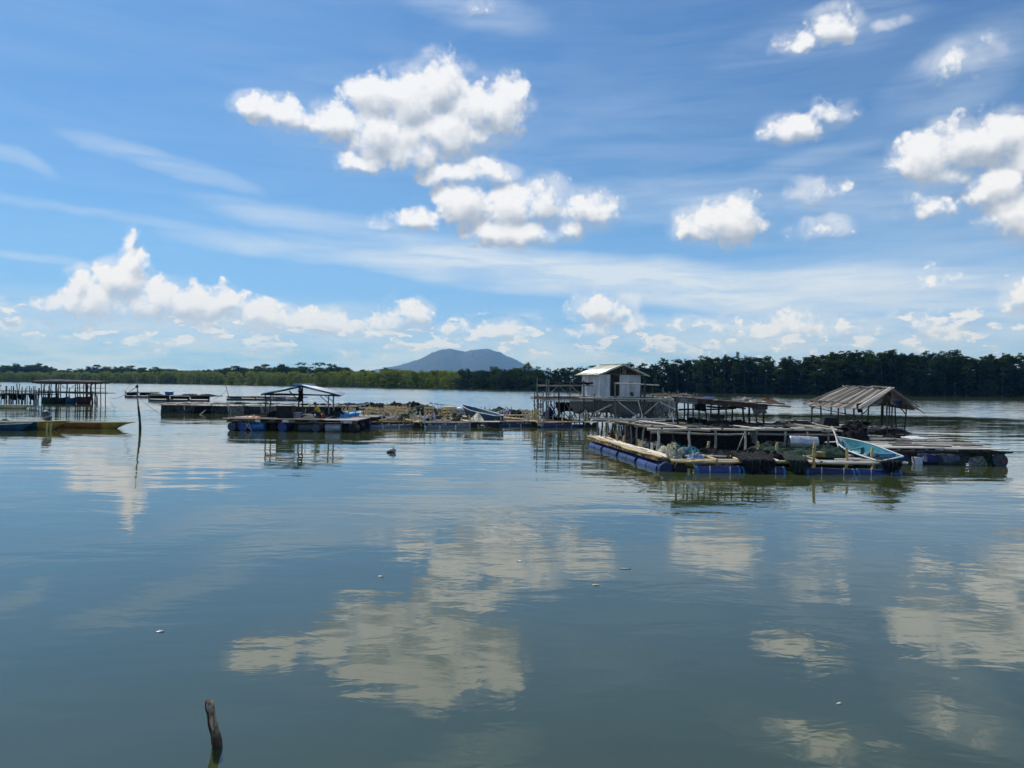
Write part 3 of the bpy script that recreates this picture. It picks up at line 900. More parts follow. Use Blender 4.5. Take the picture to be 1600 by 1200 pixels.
def heap(name, label, c, rx, ry, h, mat, seed=0, rz=0.0, category='fishing net', strands=10, smat=None, group=None, lumps=1.0):
    """a heap of netting: lumpy folded mound with loose loops of line on it"""
    c = Vector(c); h = h * .82
    V = []; F = []
    nu, nv = 40, 13
    for j in range(nv + 1):
        t = j / nv
        for i in range(nu):
            a = 2 * pi * i / nu
            edge = 1 + .20 * mnoise.noise(Vector((cos(a) * 1.3, sin(a) * 1.3, seed)))
            rr = t * edge
            x = cos(a) * rx * rr; y = sin(a) * ry * rr
            z = h * (1 - t ** 2.2)
            q = Vector((x * 2.6 + seed * 3.1, y * 2.6, seed))
            z += h * lumps * (.55 * mnoise.fractal(q, .7, 2.1, 4) + .30 * abs(mnoise.noise(q * 3.3))) * (1 - t * .5)
            z = max(z, 0.012) if t < 1 else -0.01
            V.append((x, y, z))
    for j in range(nv):
        for i in range(nu):
            a = j * nu + i; b = j * nu + (i + 1) % nu
            F.append((a, b, b + nu, a + nu))
    o = mesh_obj(name, V, F, mat, smooth=True)
    o.location = c; o.rotation_euler = (0, 0, rz)
    o['label'] = label; o['category'] = category
    if group: o['group'] = group
    rng = random.Random(seed + 900)
    if strands:
        SV = []; SF = []
        for s in range(strands):
            t0 = rng.uniform(0, .7); a0 = rng.random() * 6.28; R = rng.uniform(.12, .3)
            cx, cy = cos(a0) * rx * t0, sin(a0) * ry * t0
            pts = []
            for k in range(13):
                a = k / 12 * 2 * pi * rng.choice((.6, 1, 1))
                x = cx + cos(a) * R; y = cy + sin(a) * R * .7
                tt = min(1, sqrt((x / rx) ** 2 + (y / ry) ** 2))
                q = Vector((x * 2.6 + seed * 3.1, y * 2.6, seed))
                z = h * (1 - tt ** 2.2) + h * lumps * (.55 * mnoise.fractal(q, .7, 2.1, 4) + .3 * abs(mnoise.noise(q * 3.3))) * (1 - tt * .5)
                pts.append(Vector((x, y, max(z, .01) + .02 + .02 * rng.random())))
            tube_mesh(SV, SF, pts, .011, 4)
        mesh_obj('loose_line', SV, SF, smat or mat, o, True)
    return o

# ------------------------------------------------------------------ boats
def boat(name, label, stern, bow, beam, depth, hull='boat_blue', inside='boat_teal', rim='white_trim', z0=-.1, z1=-.1,
         flare=.75, bow_rise=.25, stern_rise=.05, transom=.75, benches=2, roll=0.0, deck=None, hull2=None, boards=True, category='boat', group=None, bowcut=0.10):
    stern = Vector(stern); bow = Vector(bow)
    base = Vector((stern.x, stern.y, 0))
    K = Kit(name, label, category, base, group)
    X = Vector((bow.x - stern.x, bow.y - stern.y, 0)); L = X.length; X.normalize()
    Yv = Vector((-X.y, X.x, 0))
    Rr = Matrix.Rotation(roll, 3, X)
    n = 22
    def half(t):
        if t < .5: return (transom + (1 - transom) * sin(t / .5 * pi / 2)) * beam / 2
        return beam / 2 * max(0.02, cos((t - .5) / .5 * pi / 2) ** .8)
    def keel(t):
        return z0 + (z1 - z0) * t + depth * (.02 + .65 * max(0, (t - .8) / .2) ** 1.6)
    def sheer(t):
        return z0 + (z1 - z0) * t + depth + bow_rise * t ** 2.6 + stern_rise * (1 - t) ** 3
    def rowpts(t, inset=0.0):
        x = L * (t + bowcut * 0)  # station
        hb = max(half(t) - inset, .01); k = keel(t) + inset; s_ = sheer(t) - inset * .2
        pts = []
        for (fy, fz) in ((-1, 1), (-.97, .62), (-.86, .28), (-.55, .06), (0, 0), (.55, .06), (.86, .28), (.97, .62), (1, 1)):
            yy = hb * (fy * (flare + (1 - flare) * fz))
            xx = x - (L * bowcut * (1 - fz) * max(0, (t - .75) / .25))
            p = Vector((0, yy, 0)); 
            w = stern.copy(); w.z = 0
            loc = X * xx + Yv * yy + Vector((0, 0, k + (s_ - k) * fz))
            pts.append(w + loc)
        return pts
    def tf(p):
        c = Vector((stern.x, stern.y, z0)); 
        ax = (Vector((bow.x, bow.y, z1)) - c)
        tt = max(0, min(1, (p - c).dot(X) / L)); o = c + ax * tt
        return o + Rr @ (p - o)
    V = []; F = []; IV = []; IF = []
    for i in range(n + 1):
        V += [tf(p) for p in rowpts(i / n)]
        IV += [tf(p) for p in rowpts(min(i / n * .985 + .008, 1), .035)]
    for i in range(n):
        for j in range(8):
            a = i * 9 + j
            F.append((a, a + 9, a + 10, a + 1)); IF.append((a + 1, a + 10, a + 9, a))
    F.append(tuple(range(9))); IF.append(tuple(reversed(range(9))))
    hm = K.mesh('hull', V, F, hull, True)
    if hull2:
        hm.data.materials.append(MATS[hull2])
        for pi_, pl in enumerate(hm.data.polygons):
            i = pi_ // 8
            if i > n * .66: pl.material_index = 1
    K.mesh('hull_lining', IV, IF, inside, True)
    for sgn in (0, 8):
        RV = []; RF = []
        tube_mesh(RV, RF, [V[i * 9 + sgn] + Vector((0, 0, .008)) for i in range(n + 1)], .028, 6)
        K.mesh('gunwale', RV, RF, rim, True)
    RV = []; RF = []
    tube_mesh(RV, RF, [V[0] + Vector((0, 0, .01)), V[8] + Vector((0, 0, .01))], .03, 6)
    K.mesh('transom_rail', RV, RF, rim, True)
    for b in range(benches):
        t = .22 + .5 * b / max(1, benches - 1) if benches > 1 else .4
        i = int(t * n)
        p, q = IV[i * 9 + 1], IV[i * 9 + 7]
        K.plank(p.lerp(q, .02), p.lerp(q, .98), .24, .03, inside if deck is None else deck, 'bench')
    if deck:
        rows = range(int(n * .72), n + 1)
        DV = []; DF = []
        for i in rows:
            DV += [V[i * 9] - Vector((0, 0, .02)), V[i * 9].lerp(V[i * 9 + 8], .5) + Vector((0, 0, .03)), V[i * 9 + 8] - Vector((0, 0, .02))]
        for i in range(len(list(rows)) - 1):
            for j in range(2):
                a = i * 3 + j; DF.append((a, a + 3, a + 4, a + 1))
        K.mesh('foredeck', DV, DF, deck, True)
    return K
# ------------------------------------------------------------------ left side of the river
def Zat(px, py, Y):
    return atd(px, py, Y).z
def up(p, z):
    return Vector((p.x, p.y, z))

# stilt hut over the water with boats tied underneath
def stilt_hut():
    Y = 100.0
    def X(px, yy=Y): return atd(px, 600, yy).x
    K = Kit('stilt_hut', 'dark flat roofed stilt hut standing in the water at the far left', 'stilt hut', (X(105), Y, 0))
    x0, x1 = X(64), X(141)
    zr = 2.75; zd = 1.42
    for row, yy in enumerate((Y, Y + 1.8, Y + 3.6)):
        for px in (64, 77, 90, 105, 108, 120, 124, 134, 140):
            x = X(px + RNG.uniform(-2, 2))
            top = zr if px in (64, 105, 124, 134, 140) or row == 1 else RNG.uniform(1.5, 2.1)
            K.pole((x + RNG.uniform(-.1, .1), yy, -.5), (x, yy + RNG.uniform(-.1, .1), top), .07, 'wood_dark', 'stilt')
    for yy in (Y - .1, Y + 1.9, Y + 3.7):
        K.pole((x0 - .8, yy, zd), (X(158), yy, zd - .06), .07, 'plank_grey' if yy > Y else 'bamboo_grey', 'deck_beam')
        K.pole((x0 - .5, yy, zr - .12), (x1 + .6, yy, zr - .1), .07, 'wood_dark', 'roof_beam')
    for i in range(14):
        x = x0 + (x1 - x0) * i / 13
        K.plank((x, Y - .3, zd + .08), (x, Y + 3.9, zd + .08), .5, .05, 'plank_dark', 'deck_board')
    for i in range(9):
        x = x0 - .3 + (x1 - x0 + .9) * i / 8.6
        K.plank((x, Y - .7, zr + .10), (x, Y + 4.3, zr + .34 - .02 * i), .86, .10, 'wood_dark', 'roof_panel')
    for i in range(9):
        x = x0 - .3 + (x1 - x0 + .9) * i / 8.6
        K.plank((x, Y - .85, zr + .05), (x, Y - .7, zr - .12), .84, .06, 'wood_dark', 'roof_edge_board')
    K.plank((x0 + .2, Y + .1, zr + .24), (X(124), Y + .1, zr + .26), .5, .08, 'plank_pale', 'roof_strip')
    for px in (68, 100, 112, 128, 138):
        x = X(px); K.pole((x, Y, zr - .6), (x + RNG.choice((-.7, .7)), Y, zr - .1), .04, 'wood_dark', 'brace')
    K.plank((x0, Y + 3.9, 2.0), (x1, Y + 3.9, 2.0), .08, .06, 'wood_dark', 'rail')
    # loose mooring stakes beside it
    for px, top in ((145, 604), (149, 611), (154, 614), (156, 619)):
        K.pole((X(px), Y - .5, -.5), (X(px - 1), Y - .5, Zat(px, top, Y)), .06, 'wood_dark', 'mooring_stake')
    K.pole((X(140), Y - .5, 1.25), (X(157), Y - .5, 1.15), .045, 'wood_dark', 'rail')
stilt_hut()
def fishing_stage():
    Y = 98.0
    def X(px, yy=Y): return atd(px, 600, yy).x
    K = Kit('fishing_stage', 'crowded stage of dark stakes and rails running in from the left edge', 'fishing stage', (X(20), Y, 0))
    rng = random.Random(4)
    for row, yy in enumerate((Y, Y + 2.2, Y + 4.4)):
        px = -26.0
        while px < 63:
            top = rng.choice((603, 606, 609, 611, 599))
            K.pole((X(px) + rng.uniform(-.15, .15), yy, -.5), (X(px) + rng.uniform(-.15, .15), yy, Zat(px, top, yy)), rng.uniform(.05, .085), 'wood_dark' if rng.random() < .8 else 'bamboo_grey', 'stake')
            px += rng.uniform(4.5, 8)
        K.pole((X(-28), yy, 1.62), (X(45), yy, 1.60), .06, 'bamboo_grey', 'rail')
        K.pole((X(-28), yy, 1.15), (X(62), yy, 1.12), .06, 'wood_dark', 'rail')
    for i in range(16):
        x = X(-26) + (X(46) - X(-26)) * i / 15
        K.plank((x, Y - .2, 1.30), (x, Y + 4.6, 1.30), .48, .05, 'plank_dark', 'deck_board')
    for px in (-20, -5, 8, 22, 40):
        K.mesh('hanging_net', [(X(px), Y + .5, 1.2), (X(px + 13), Y + .5, 1.25), (X(px + 12), Y + .6, .35 + rng.random() * .3), (X(px + 2), Y + .6, .5)], [(0, 1, 2, 3)], 'net_black')
fishing_stage()

def far_boat(name, px0, px1, py, h, hull, label, Y=None):
    a = at(px0, py); b = at(px1, py)
    if Y: a = atd(px0, 600, Y); b = atd(px1, 600, Y)
    boat(name, label, (a.x, a.y, 0), (b.x, b.y + .6, 0), 1.2, h, hull, hull, hull, -.12, -.12, .8, .25, .1, .8, 2)
far_boat('rowing_boat', 68, 88, 630, .85, 'boat_green', 'small green boat tied under the left part of the stilt hut', 98.5)
far_boat('rowing_boat', 83, 104, 630, .80, 'black_plastic', 'black boat tied between the green and the blue one under the stilt hut', 98.7)
far_boat('rowing_boat', 103, 118, 630, .80, 'boat_blue', 'small blue boat with a pale rim under the stilt hut', 98.4)
far_boat('rowing_boat', 122, 141, 630, .95, 'boat_red', 'dark red boat tied under the right end of the stilt hut', 98.6)

# the long boats
YB = 82.0
a = atd(-30, 600, YB); b = atd(58, 600, YB)
boat('flat_canoe', 'long flat pale yellow canoe floating below the fishing stage at the left edge', (a.x, YB, 0), (b.x, YB - .5, 0), 1.0, .40, 'boat_cream', 'boat_cream', 'boat_yellow',
     -.06, -.06, .8, .06, .02, .8, 0, deck='boat_cream', hull2=None)
def longboats():
    Y = 50.0
    s = atd(64, 600, Y + .6); e = atd(212, 600, Y)
    K = boat('longboat', 'long brown and yellow wooden boat with pointed bow touching the tall stake', (s.x, s.y, 0), (e.x, e.y, 0), 1.05, .50, 'boat_brown', 'wood_dark', 'boat_yellow',
         -.13, -.13, .72, .06, .04, .8, 3, hull2='boat_olive', bowcut=.17)
    s2 = atd(-45, 600, 47.5); e2 = atd(112, 600, 48.6)
    K2 = boat('motor_boat', 'blue and yellow boat at the left edge with its outboard motor tipped up', (s2.x, s2.y, 0), (e2.x, e2.y, 0), 1.1, .60, 'boat_blue', 'boat_cream', 'boat_cream',
         -.12, -.12, .72, .10, .03, .85, 3, hull2='boat_olive', bowcut=.14)
    for px in (74, 80):
        c = atd(px, 600, 47.75)
        K2.box((c.x, c.y + .02, .20), (.09, .08, .42), 'boat_yellow', 'hull_stripe', ry=.1)
    # bundle of net in the stern at the edge of the picture
    c = atd(8, 600, 48.0)
    heap('net_bundle', 'pale grey bundle of net lying in the blue boat at the left edge', (c.x, c.y, .42), .55, .4, .22, 'net_grey', 3, category='net bundle', strands=3)
    # outboard motor, tipped forward
    base = atd(84, 600, 48.9)
    M = Kit('outboard_motor', 'grey outboard motor tilted up on the boats at the left', 'outboard motor', (base.x, base.y, .5))
    o = base
    th = radians(48)
    ax = Vector((cos(th), 0, sin(th)))
    def lathe_at(name, p, prof, mat, sx=1.0, sy=1.0, axis=None):
        V, F = lathe(prof, 14)
        q = (axis or ax).to_track_quat('Z', 'Y')
        return M.mesh(name, [Vector(p) + q @ Vector((v[0] * sx, v[1] * sy, v[2])) for v in V], F, mat, True)
    # cowl at the upper left, leg going down right into the hull
    c0 = Vector((o.x - .22, o.y - .15, .62))
    axc = Vector((-.45, 0, .9)).normalized()
    lathe_at('cowl', c0, [(.16, -.03), (.24, .06), (.28, .22), (.27, .42), (.20, .56), (.08, .62)], 'plastic_slate', 1.15, .9, axc)
    lathe_at('cowl_band', c0 + axc * .11, [(.262, 0), (.272, .03), (.276, .07)], 'plastic_grey', 1.16, .91, axc)
    lathe_at('shaft_housing', c0, [(.10, 0), (.09, -.2), (.07, -.62), (.04, -.78)][::-1], 'plastic_navy', 1.2, .6, Vector((-.62, 0, .78)))
    M.box(c0 + Vector((.02, 0, -.08)), (.26, .30, .10), 'black_plastic', 'clamp_bracket')
    M.pole(c0 + Vector((-.05, 0, .05)), c0 + Vector((-.45, 0, .02)), .018, 'black_plastic', 'tiller')
    p = c0 + Vector((.62, 0, -.55)) * .85
    for k in range(3):
        an = 2 * pi * k / 3
        M.box(p + Vector((.02, cos(an) * .08, sin(an) * .08)), (.02, .07, .10), 'black_plastic', 'propeller_blade', rx=an)
longboats()
c0 = at(-38, 671); c1 = at(50, 673)
boat('dinghy', 'low dark dinghy lying in front of the blue boat at the left edge', (c0.x, c0.y, 0), (c1.x, c1.y, 0), .95, .46, 'boat_blue', 'boat_cream', 'plastic_grey', -.12, -.12, .75, .12, .02, .8, 2)

# the tall stake
def stakes():
    p = at(219, 672)
    K = Kit('tall_stake', 'tall leaning stake with a thick wet foot beside the longboat bow', 'stake', (p.x, p.y, 0))
    t = atd(213, 586, p.y)
    m = p.lerp(t, .42)
    V = []; F = []
    pts = [p + (t - p) * k - Vector((0, 0, .6 if k == 0 else 0)) + Vector((.02 * sin(k * 9), 0, 0)) for k in [i / 14 for i in range(15)]]
    for seg, (i0, i1, r0, r1, mat, nm) in enumerate(((0, 6, .085, .065, 'wood_dark', 'stake_foot'), (6, 14, .05, .020, 'bamboo_grey', 'stake_shaft'))):
        V = []; F = []; n = 8
        for i in range(i0, i1 + 1):
            r = r0 + (r1 - r0) * (i - i0) / (i1 - i0) * 1.0 + .006 * sin(i * 2.1)
            for j in range(n):
                an = 2 * pi * j / n
                V.append(pts[i] + Vector((cos(an) * r, sin(an) * r, 0)))
        for i in range(i1 - i0):
            for j in range(n):
                a = i * n + j; b = i * n + (j + 1) % n
                F.append((a, b, b + n, a + n))
        F.append(tuple(range((i1 - i0) * n, (i1 - i0 + 1) * n)))
        K.mesh(nm, V, F, mat, True)
    k = atd(214, 604, p.y)
    K.mesh('knot', *(lambda q: ([Vector(v) + q for v in q_knot()[0]], q_knot()[1]))(k), 'rope_dark', True)
    rope(k, at(172, 626) + Vector((0, 0, .5)), .4, .02, 'rope_dark', 'dark line falling left from the knot of the tall stake')
    return p
def q_knot():
    return lathe([(.03, -.10), (.09, -.06), (.10, 0), (.08, .06), (.03, .10)], 8)
stakes()
p = at(355, 624)
K = Kit('mooring_pole', 'thin pole with a stay line standing at the end of the farthest thin raft', 'pole', (p.x, p.y, 0))
tp = atd(353, 603, p.y)
pt = p + Vector((.45, 0, 0))
K.pole(pt - Vector((0, 0, .4)), tp, .05, 'wood_dark', 'pole_shaft')
rope(tp.lerp(pt, .3), at(338, 627) + Vector((-.5, 0, .2)), .15, .025, 'rope_dark', 'stay line running left from the thin mooring pole')
p = at(199, 614); 
rope(atd(204, 600, p.y), at(190, 612) + Vector((0, 0, .1)), .5, .03, 'rope_dark', 'short dark line rising from the left end of the farthest raft')
rope(at(222, 628) + Vector((0, 0, .25)), at(252, 648) + Vector((0, 0, .1)), .15, .014, 'rope_dark', 'slack line from the tall stake to the water before the long netted raft')
rope(atd(330, 632, 77), at(312, 648), .05, .02, 'rope_pale', 'pale mooring line slanting from the long netted raft into the water')

# ------------------------------------------------------------------ rafts
class Frame:
    def __init__(s, px0, py0, px1, py1):
        s.o = at(px0, py0); e = at(px1, py1)
        s.U = (e - s.o); s.L = s.U.length; s.U.normalize()
        s.V = Vector((-s.U.y, s.U.x, 0))
    def __call__(s, u, v, z=0.0):
        return s.o + s.U * u + s.V * v + Vector((0, 0, z))

def small_raft(px0, py, px1, depth, h, label, mat_side, posts, seed, extra=None):
    rng = random.Random(seed)
    f = Frame(px0, py, px1, py + (px1 - px0) * .011)
    K = Kit('fish_cage_raft', label, 'raft', f(f.L / 2, 0, 0))
    n = max(2, int(f.L / 2.4))
    for i in range(n):
        a = f.L * i / n + .1; b = f.L * (i + 1) / n - .1
        K.pipe(f(a, 0, .10), f(b, 0, .10), .28, mat_side, mat_side)
        K.pole(f(a - .1, .1, h), f(b + .15, .05, h + rng.uniform(-.04, .04)), .07, rng.choice(('bamboo_grey', 'bamboo_pale', 'wood_red')), 'bamboo_pole')
        K.pole(f(a - .1, depth, h), f(b + .15, depth, h), .07, 'bamboo_grey', 'bamboo_pole')
        K.sheet('cage_net', [f(a, .3, h), f(b, .3, h), f(b, .35, .1), f(a, .35, .1)], 'net_black', 6, 3, .05, .08, seed + i)
    for i in range(n + 1):
        u = f.L * i / n
        K.pole(f(u, 0, h * .9), f(u, depth, h * .9), .06, 'bamboo_grey', 'cross_pole')
        if posts:
            K.pole(f(u, .1, 0), f(u, .1, h + rng.uniform(.1, .35)), .06, 'wood_dark', 'post')
    return f, K
f9, K9 = small_raft(195, 621, 236, 3.0, .95, 'small dark raft farthest to the left behind the tall stake', 'plastic_navy', True, 1)
f10, K10 = small_raft(232, 627, 327, 5.0, .85, 'dark low raft carrying a blue barrel between the tall stake and the thin pole', 'plastic_slate', True, 2)
c = f10(f10.L * .30, .8, 1.25)
Kb = Kit('blue_barrel', 'blue barrel lying on the low far raft right of the tall stake', 'barrel', c)
Kb.barrel(c - f10.U * .55, c + f10.U * .55, .30, 'plastic_azure', 'drum')
for i, (u, lab) in enumerate(((.05, 'dark net heap on the left end of the far raft with the barrel'), (.62, 'dark net heap in the middle of the far raft with the barrel'), (.9, 'dark net heap on the right end of the far raft with the barrel'))):
    heap('net_heap', lab, f10(f10.L * u, 1.2, .85), 1.6, .8, .32, 'net_black' if i else 'net_green', 20 + i, strands=0)
f11, K11 = small_raft(354, 625, 470, 4.0, .55, 'thin low raft beyond the hut raft with the thin mooring pole at its end', 'plastic_slate', False, 3)

# long netted raft
def long_raft():
    f = Frame(252, 645.5, 560, 648)
    rng = random.Random(11)
    K = Kit('netted_raft', 'long grey raft draped in old nets with pale bamboo along its top', 'raft', f(f.L / 2, 0, 0))
    h = .74; D = 7.5
    n = 12
    mats = ['net_dim', 'net_dim', 'net_black', 'net_dim', 'net_grey', 'net_dim', 'cloth_grey', 'net_dim', 'net_dim', 'net_dim', 'net_black', 'net_dim']
    for i in range(n):
        a = f.L * i / n; b = f.L * (i + 1) / n
        K.sheet('side_net', [f(a - .03, -.03, h), f(b + .03, -.03, h), f(b + .03, -.02 + rng.uniform(-.08, .05), -.05), f(a - .03, -.02, -.05)], mats[i], 8, 5, .08, .16, i)
        K.sheet('side_net', [f(a - .03, .02, h), f(b + .03, .02, h), f(b + .03, .12, -.05), f(a - .03, .12, -.05)], 'net_black', 4, 3, 0, .02, i)
        K.pipe(f(a + .1, .35, .15), f(b - .1, .35, .15), .26, 'plastic_slate', 'plastic_grey')
    K.sheet('end_net', [f(0, D, h), f(0, 0, h), f(0, 0, -.05), f(0, D, -.05)], 'net_black', 8, 4, .05, .05, 2)
    for r in range(7):
        v = [0, .22, .5, 3.4, 3.7, 7.0, 7.4][r]
        x = -.3
        while x < f.L - 1:
            L = rng.uniform(3.2, 5.5)
            K.pole(f(x, v + rng.uniform(-.06, .06), h + .06), f(min(x + L, f.L + .2), v + rng.uniform(-.06, .06), h + .06 + rng.uniform(-.03, .05)), .055, rng.choice(('bamboo_pale', 'bamboo_pale', 'bamboo_grey', 'bamboo_yellow')), 'bamboo_pole')
            x += L * .9
    for i in range(n + 1):
        u = f.L * i / n
        K.pole(f(u, -.15, h + .14), f(u, D + .2, h + .14), .055, rng.choice(('bamboo_grey', 'bamboo_pale')), 'cross_pole')
    for i in range(9):
        u = rng.uniform(.2, .95) * f.L
        K.box(f(u, 1.6, h + .16), (.5, .3, .22), rng.choice(('black_plastic', 'plank_dark', 'cloth_grey')), 'float_block', rz=rng.random())
    for u in (.115, .335, .50):
        K.pole(f(f.L * u, -.06, h), f(f.L * u + .1, -.08, .3), .03, 'rope_pale', 'hanging_line')
    V = []; F = []
    pts = [f(f.L * .325 + .55 * sin(k / 10 * pi) * (1 if k < 99 else 0), -.22, .25 + .5 * cos(k / 10 * pi)) for k in range(11)]
    tube_mesh(V, F, pts, .035)
    K.mesh('white_loop', V, F, 'rope_pale', True)
    return f
FL = long_raft()
for i, (u, v, lab, m) in enumerate(((.50, 1.8, 'olive net heap on the long netted raft left of the hut', 'net_green'), (.36, 2.4, 'black net heap near the middle of the long netted raft', 'net_black'),
                                    (.93, 2.0, 'black net heap on the right end of the long netted raft behind the worker', 'net_black'))):
    heap('net_heap', lab, FL(FL.L * u, v, .80), 1.1, .8, .28, m, 30 + i, strands=4)

# ------------------------------------------------------------------ raft with the blue roofed shelter
FH = Frame(356, 672.5, 554, 675.5)
def hut_raft():
    f = FH; rng = random.Random(21)
    K = Kit('shelter_raft', 'plank raft on barrels in front of the blue roofed shelter', 'raft', f(f.L / 2, 0, 0))
    zd = .70; L = f.L; D = 8.0
    U, V_ = f.U, f.V
    # barrels: end on or lengthways, front row as in the photograph
    def end_on(u, mat, r=.29, lab=None):
        K.barrel(f(u, -.08, .25), f(u, .85, .25), r, mat, 'barrel', None, lab)
    def lengthways(u, mat, L_=.92, r=.28, lab=None):
        K.barrel(f(u - L_ / 2, .30, .25), f(u + L_ / 2, .30, .25), r, mat, 'barrel', None, lab)
    end_on(.28, 'plastic_slate'); K.barrel(f(.42, .15, .25), f(.42, 1.05, .25), .29, 'plastic_navy')
    end_on(.98, 'plastic_blue', .31, 'bright blue barrel end with a white rope cross')
    lengthways(1.85, 'plastic_azure', .95, .29, 'pale blue barrel lying lengthways')
    K.barrel(f(2.75, .5, .25), f(2.75, 1.4, .25), .28, 'black_plastic')
    end_on(3.60, 'plastic_blue', .31, 'second bright blue barrel end')
    K.barrel(f(4.35, .5, .25), f(4.35, 1.4, .25), .28, 'black_plastic')
    lengthways(5.05, 'plastic_slate', .9)
    end_on(5.78, 'plastic_slate', .28)
    lengthways(6.85, 'plastic_grey', 1.0, .28, 'light grey barrel lying lengthways')
    K.barrel(f(7.6, .4, .25), f(7.6, 1.3, .25), .29, 'black_plastic')
    end_on(8.15, 'black_plastic', .28)
    for v in (2.6, 4.6, 6.6):
        for i in range(7):
            K.barrel(f(.3 + i * 1.25, v, .25), f(.3 + i * 1.25, v + .9, .25), .28, rng.choice(('plastic_navy', 'plastic_blue', 'plastic_slate', 'black_plastic')))
    # white rope cross on the first blue barrel
    for a, b in (((1.22, .52), (1.50, .10)), ((1.45, .58), (1.22, .05)), ((1.40, .50), (1.62, -.02))):
        K.pole(f(a[0], -.12, a[1]), f(b[0], -.12, b[1]), .022, 'rope_pale', 'rope_tie')
    # bearers and planks
    for v in (.05, 1.6, 3.2, 4.8, 6.4, 7.8):
        K.pole(f(-.1, v, zd - .10), f(L + .15, v, zd - .10), .075, 'wood_dark', 'bearer')
    for i in range(10):
        u = .1 + i * (L - .2) / 9
        K.pole(f(u, -.1, zd - .02), f(u, D, zd - .02), .05, 'wood_dark', 'joist')
    v = -.12; k = 0
    while v < D:
        w = rng.uniform(.20, .34)
        u = -.3 + rng.uniform(-.2, .3)
        while u < L - .3:
            ll = rng.uniform(2.0, 4.2)
            K.plank(f(u, v + w / 2, zd + .06 + rng.uniform(0, .02)), f(min(u + ll - .05, L + .2), v + w / 2 + rng.uniform(-.05, .05), zd + .06 + rng.uniform(0, .03)), w * .93, .035,
                    rng.choice(('plank_pale', 'plank_grey', 'plank_pale', 'plank_dark', 'plank_orange' if v < 3 else 'plank_grey')), 'plank')
            u += ll
        v += w + rng.uniform(.01, .10); k += 1
    for i in range(9):
        u = rng.uniform(0, L)
        K.plank(f(u, -.16, zd - .05), f(u + rng.uniform(.3, .8), -.16, zd - .05), .05, .14, rng.choice(('plank_dark', 'plank_grey', 'plank_pale')), 'fascia_board')
hut_raft()
def shelter():
    f = FH; zd = .80
    def P(px, py, z): return at(px, py, z)
    Yf, Yb = 52.2, 55.2
    def pt(px, Y, z): 
        q = atd(px, 600, Y); return Vector((q.x, Y, z))
    K = Kit('shelter', 'open shelter with blue metal gable roof on the plank raft', 'shelter', pt(470, 53.5, zd))
    ze = 2.28; zr = 2.92
    cols = [(414.5, Yf), (423, Yb), (467, Yf), (473, Yb), (514, Yf), (522, Yb)]
    hts = [ze, ze + .05, zr - .1, zr - .1, ze, ze + .05]
    for (px, Y), h in zip(cols, hts):
        K.pole(pt(px, Y, zd - .15), pt(px, Y, h), .055, 'wood_dark' if px < 500 else 'bamboo_grey', 'post')
    for Y in (Yf, Yb):
        o = 0 if Y == Yf else 7
        K.pole(pt(408 + o, Y, ze), pt(531 + o * .3, Y, ze - .05), .05, 'wood_dark', 'tie_beam')
        K.pole(pt(408 + o, Y, ze - .02), pt(471 + o, Y, zr - .04), .045, 'wood_dark', 'rafter')
        K.pole(pt(471 + o, Y, zr - .04), pt(533 + o * .3, Y, ze - .04), .045, 'wood_dark', 'rafter')
        for px, s in ((414.5 + o, 1), (514 + o, -1)):
            K.pole(pt(px, Y, ze - .55), pt(px + s * 14, Y, ze - .03), .032, 'bamboo_grey', 'brace')
        K.pole(pt(467, Y, ze - .4), pt(452, Y, ze + .25), .032, 'wood_dark', 'brace')
    for px0, px1 in ((414.5, 423), (514, 522), (467, 473)):
        K.pole(pt(px0, Yf - .4, ze + .01 if px0 != 467 else zr - .06), pt(px1, Yb + .4, ze + .06 if px0 != 467 else zr - .05), .045, 'wood_dark', 'purlin')
    # corrugated roof sheets with real waves, several per slope
    def slope(e0, e1, r0, r1, mat, n, lab=None):
        """eave front, eave back, ridge front, ridge back"""
        for k in range(n):
            t0, t1 = k / n, (k + 1) / n + .02
            V = []; F = []
            nn = 22
            for i in range(nn + 1):
                t = t0 + (t1 - t0) * i / nn
                a = e0.lerp(e1, t); b = r0.lerp(r1, t)
                w = .022 * sin(i / nn * 2 * pi * 5) + .012 * (k % 2) + .03
                V += [a + Vector((0, 0, w)), a.lerp(b, .5) + Vector((0, 0, w)), b + Vector((0, 0, w))]
            for i in range(nn):
                for j in range(2):
                    q = i * 3 + j; F.append((q, q + 3, q + 4, q + 1))
            me = K.mesh('roof_sheet', V, F, mat, True)
            md = me.modifiers.new('thickness', 'SOLIDIFY'); md.thickness = .012
    slope(pt(408.5, Yf - .6, ze + .02), pt(417, Yb + .6, ze + .10), pt(472, Yf - .6, zr), pt(479, Yb + .6, zr + .03), 'tin_blue', 4)
    slope(pt(535, Yf - .6, ze - .03), pt(540, Yb + .6, ze + .06), pt(472, Yf - .6, zr + .01), pt(479, Yb + .6, zr + .04), 'tin_white', 4)
    K.box(pt(475, 53.6, zr + .09), (.5, 4.2, .05), 'tin_blue', 'ridge_cap')
shelter()
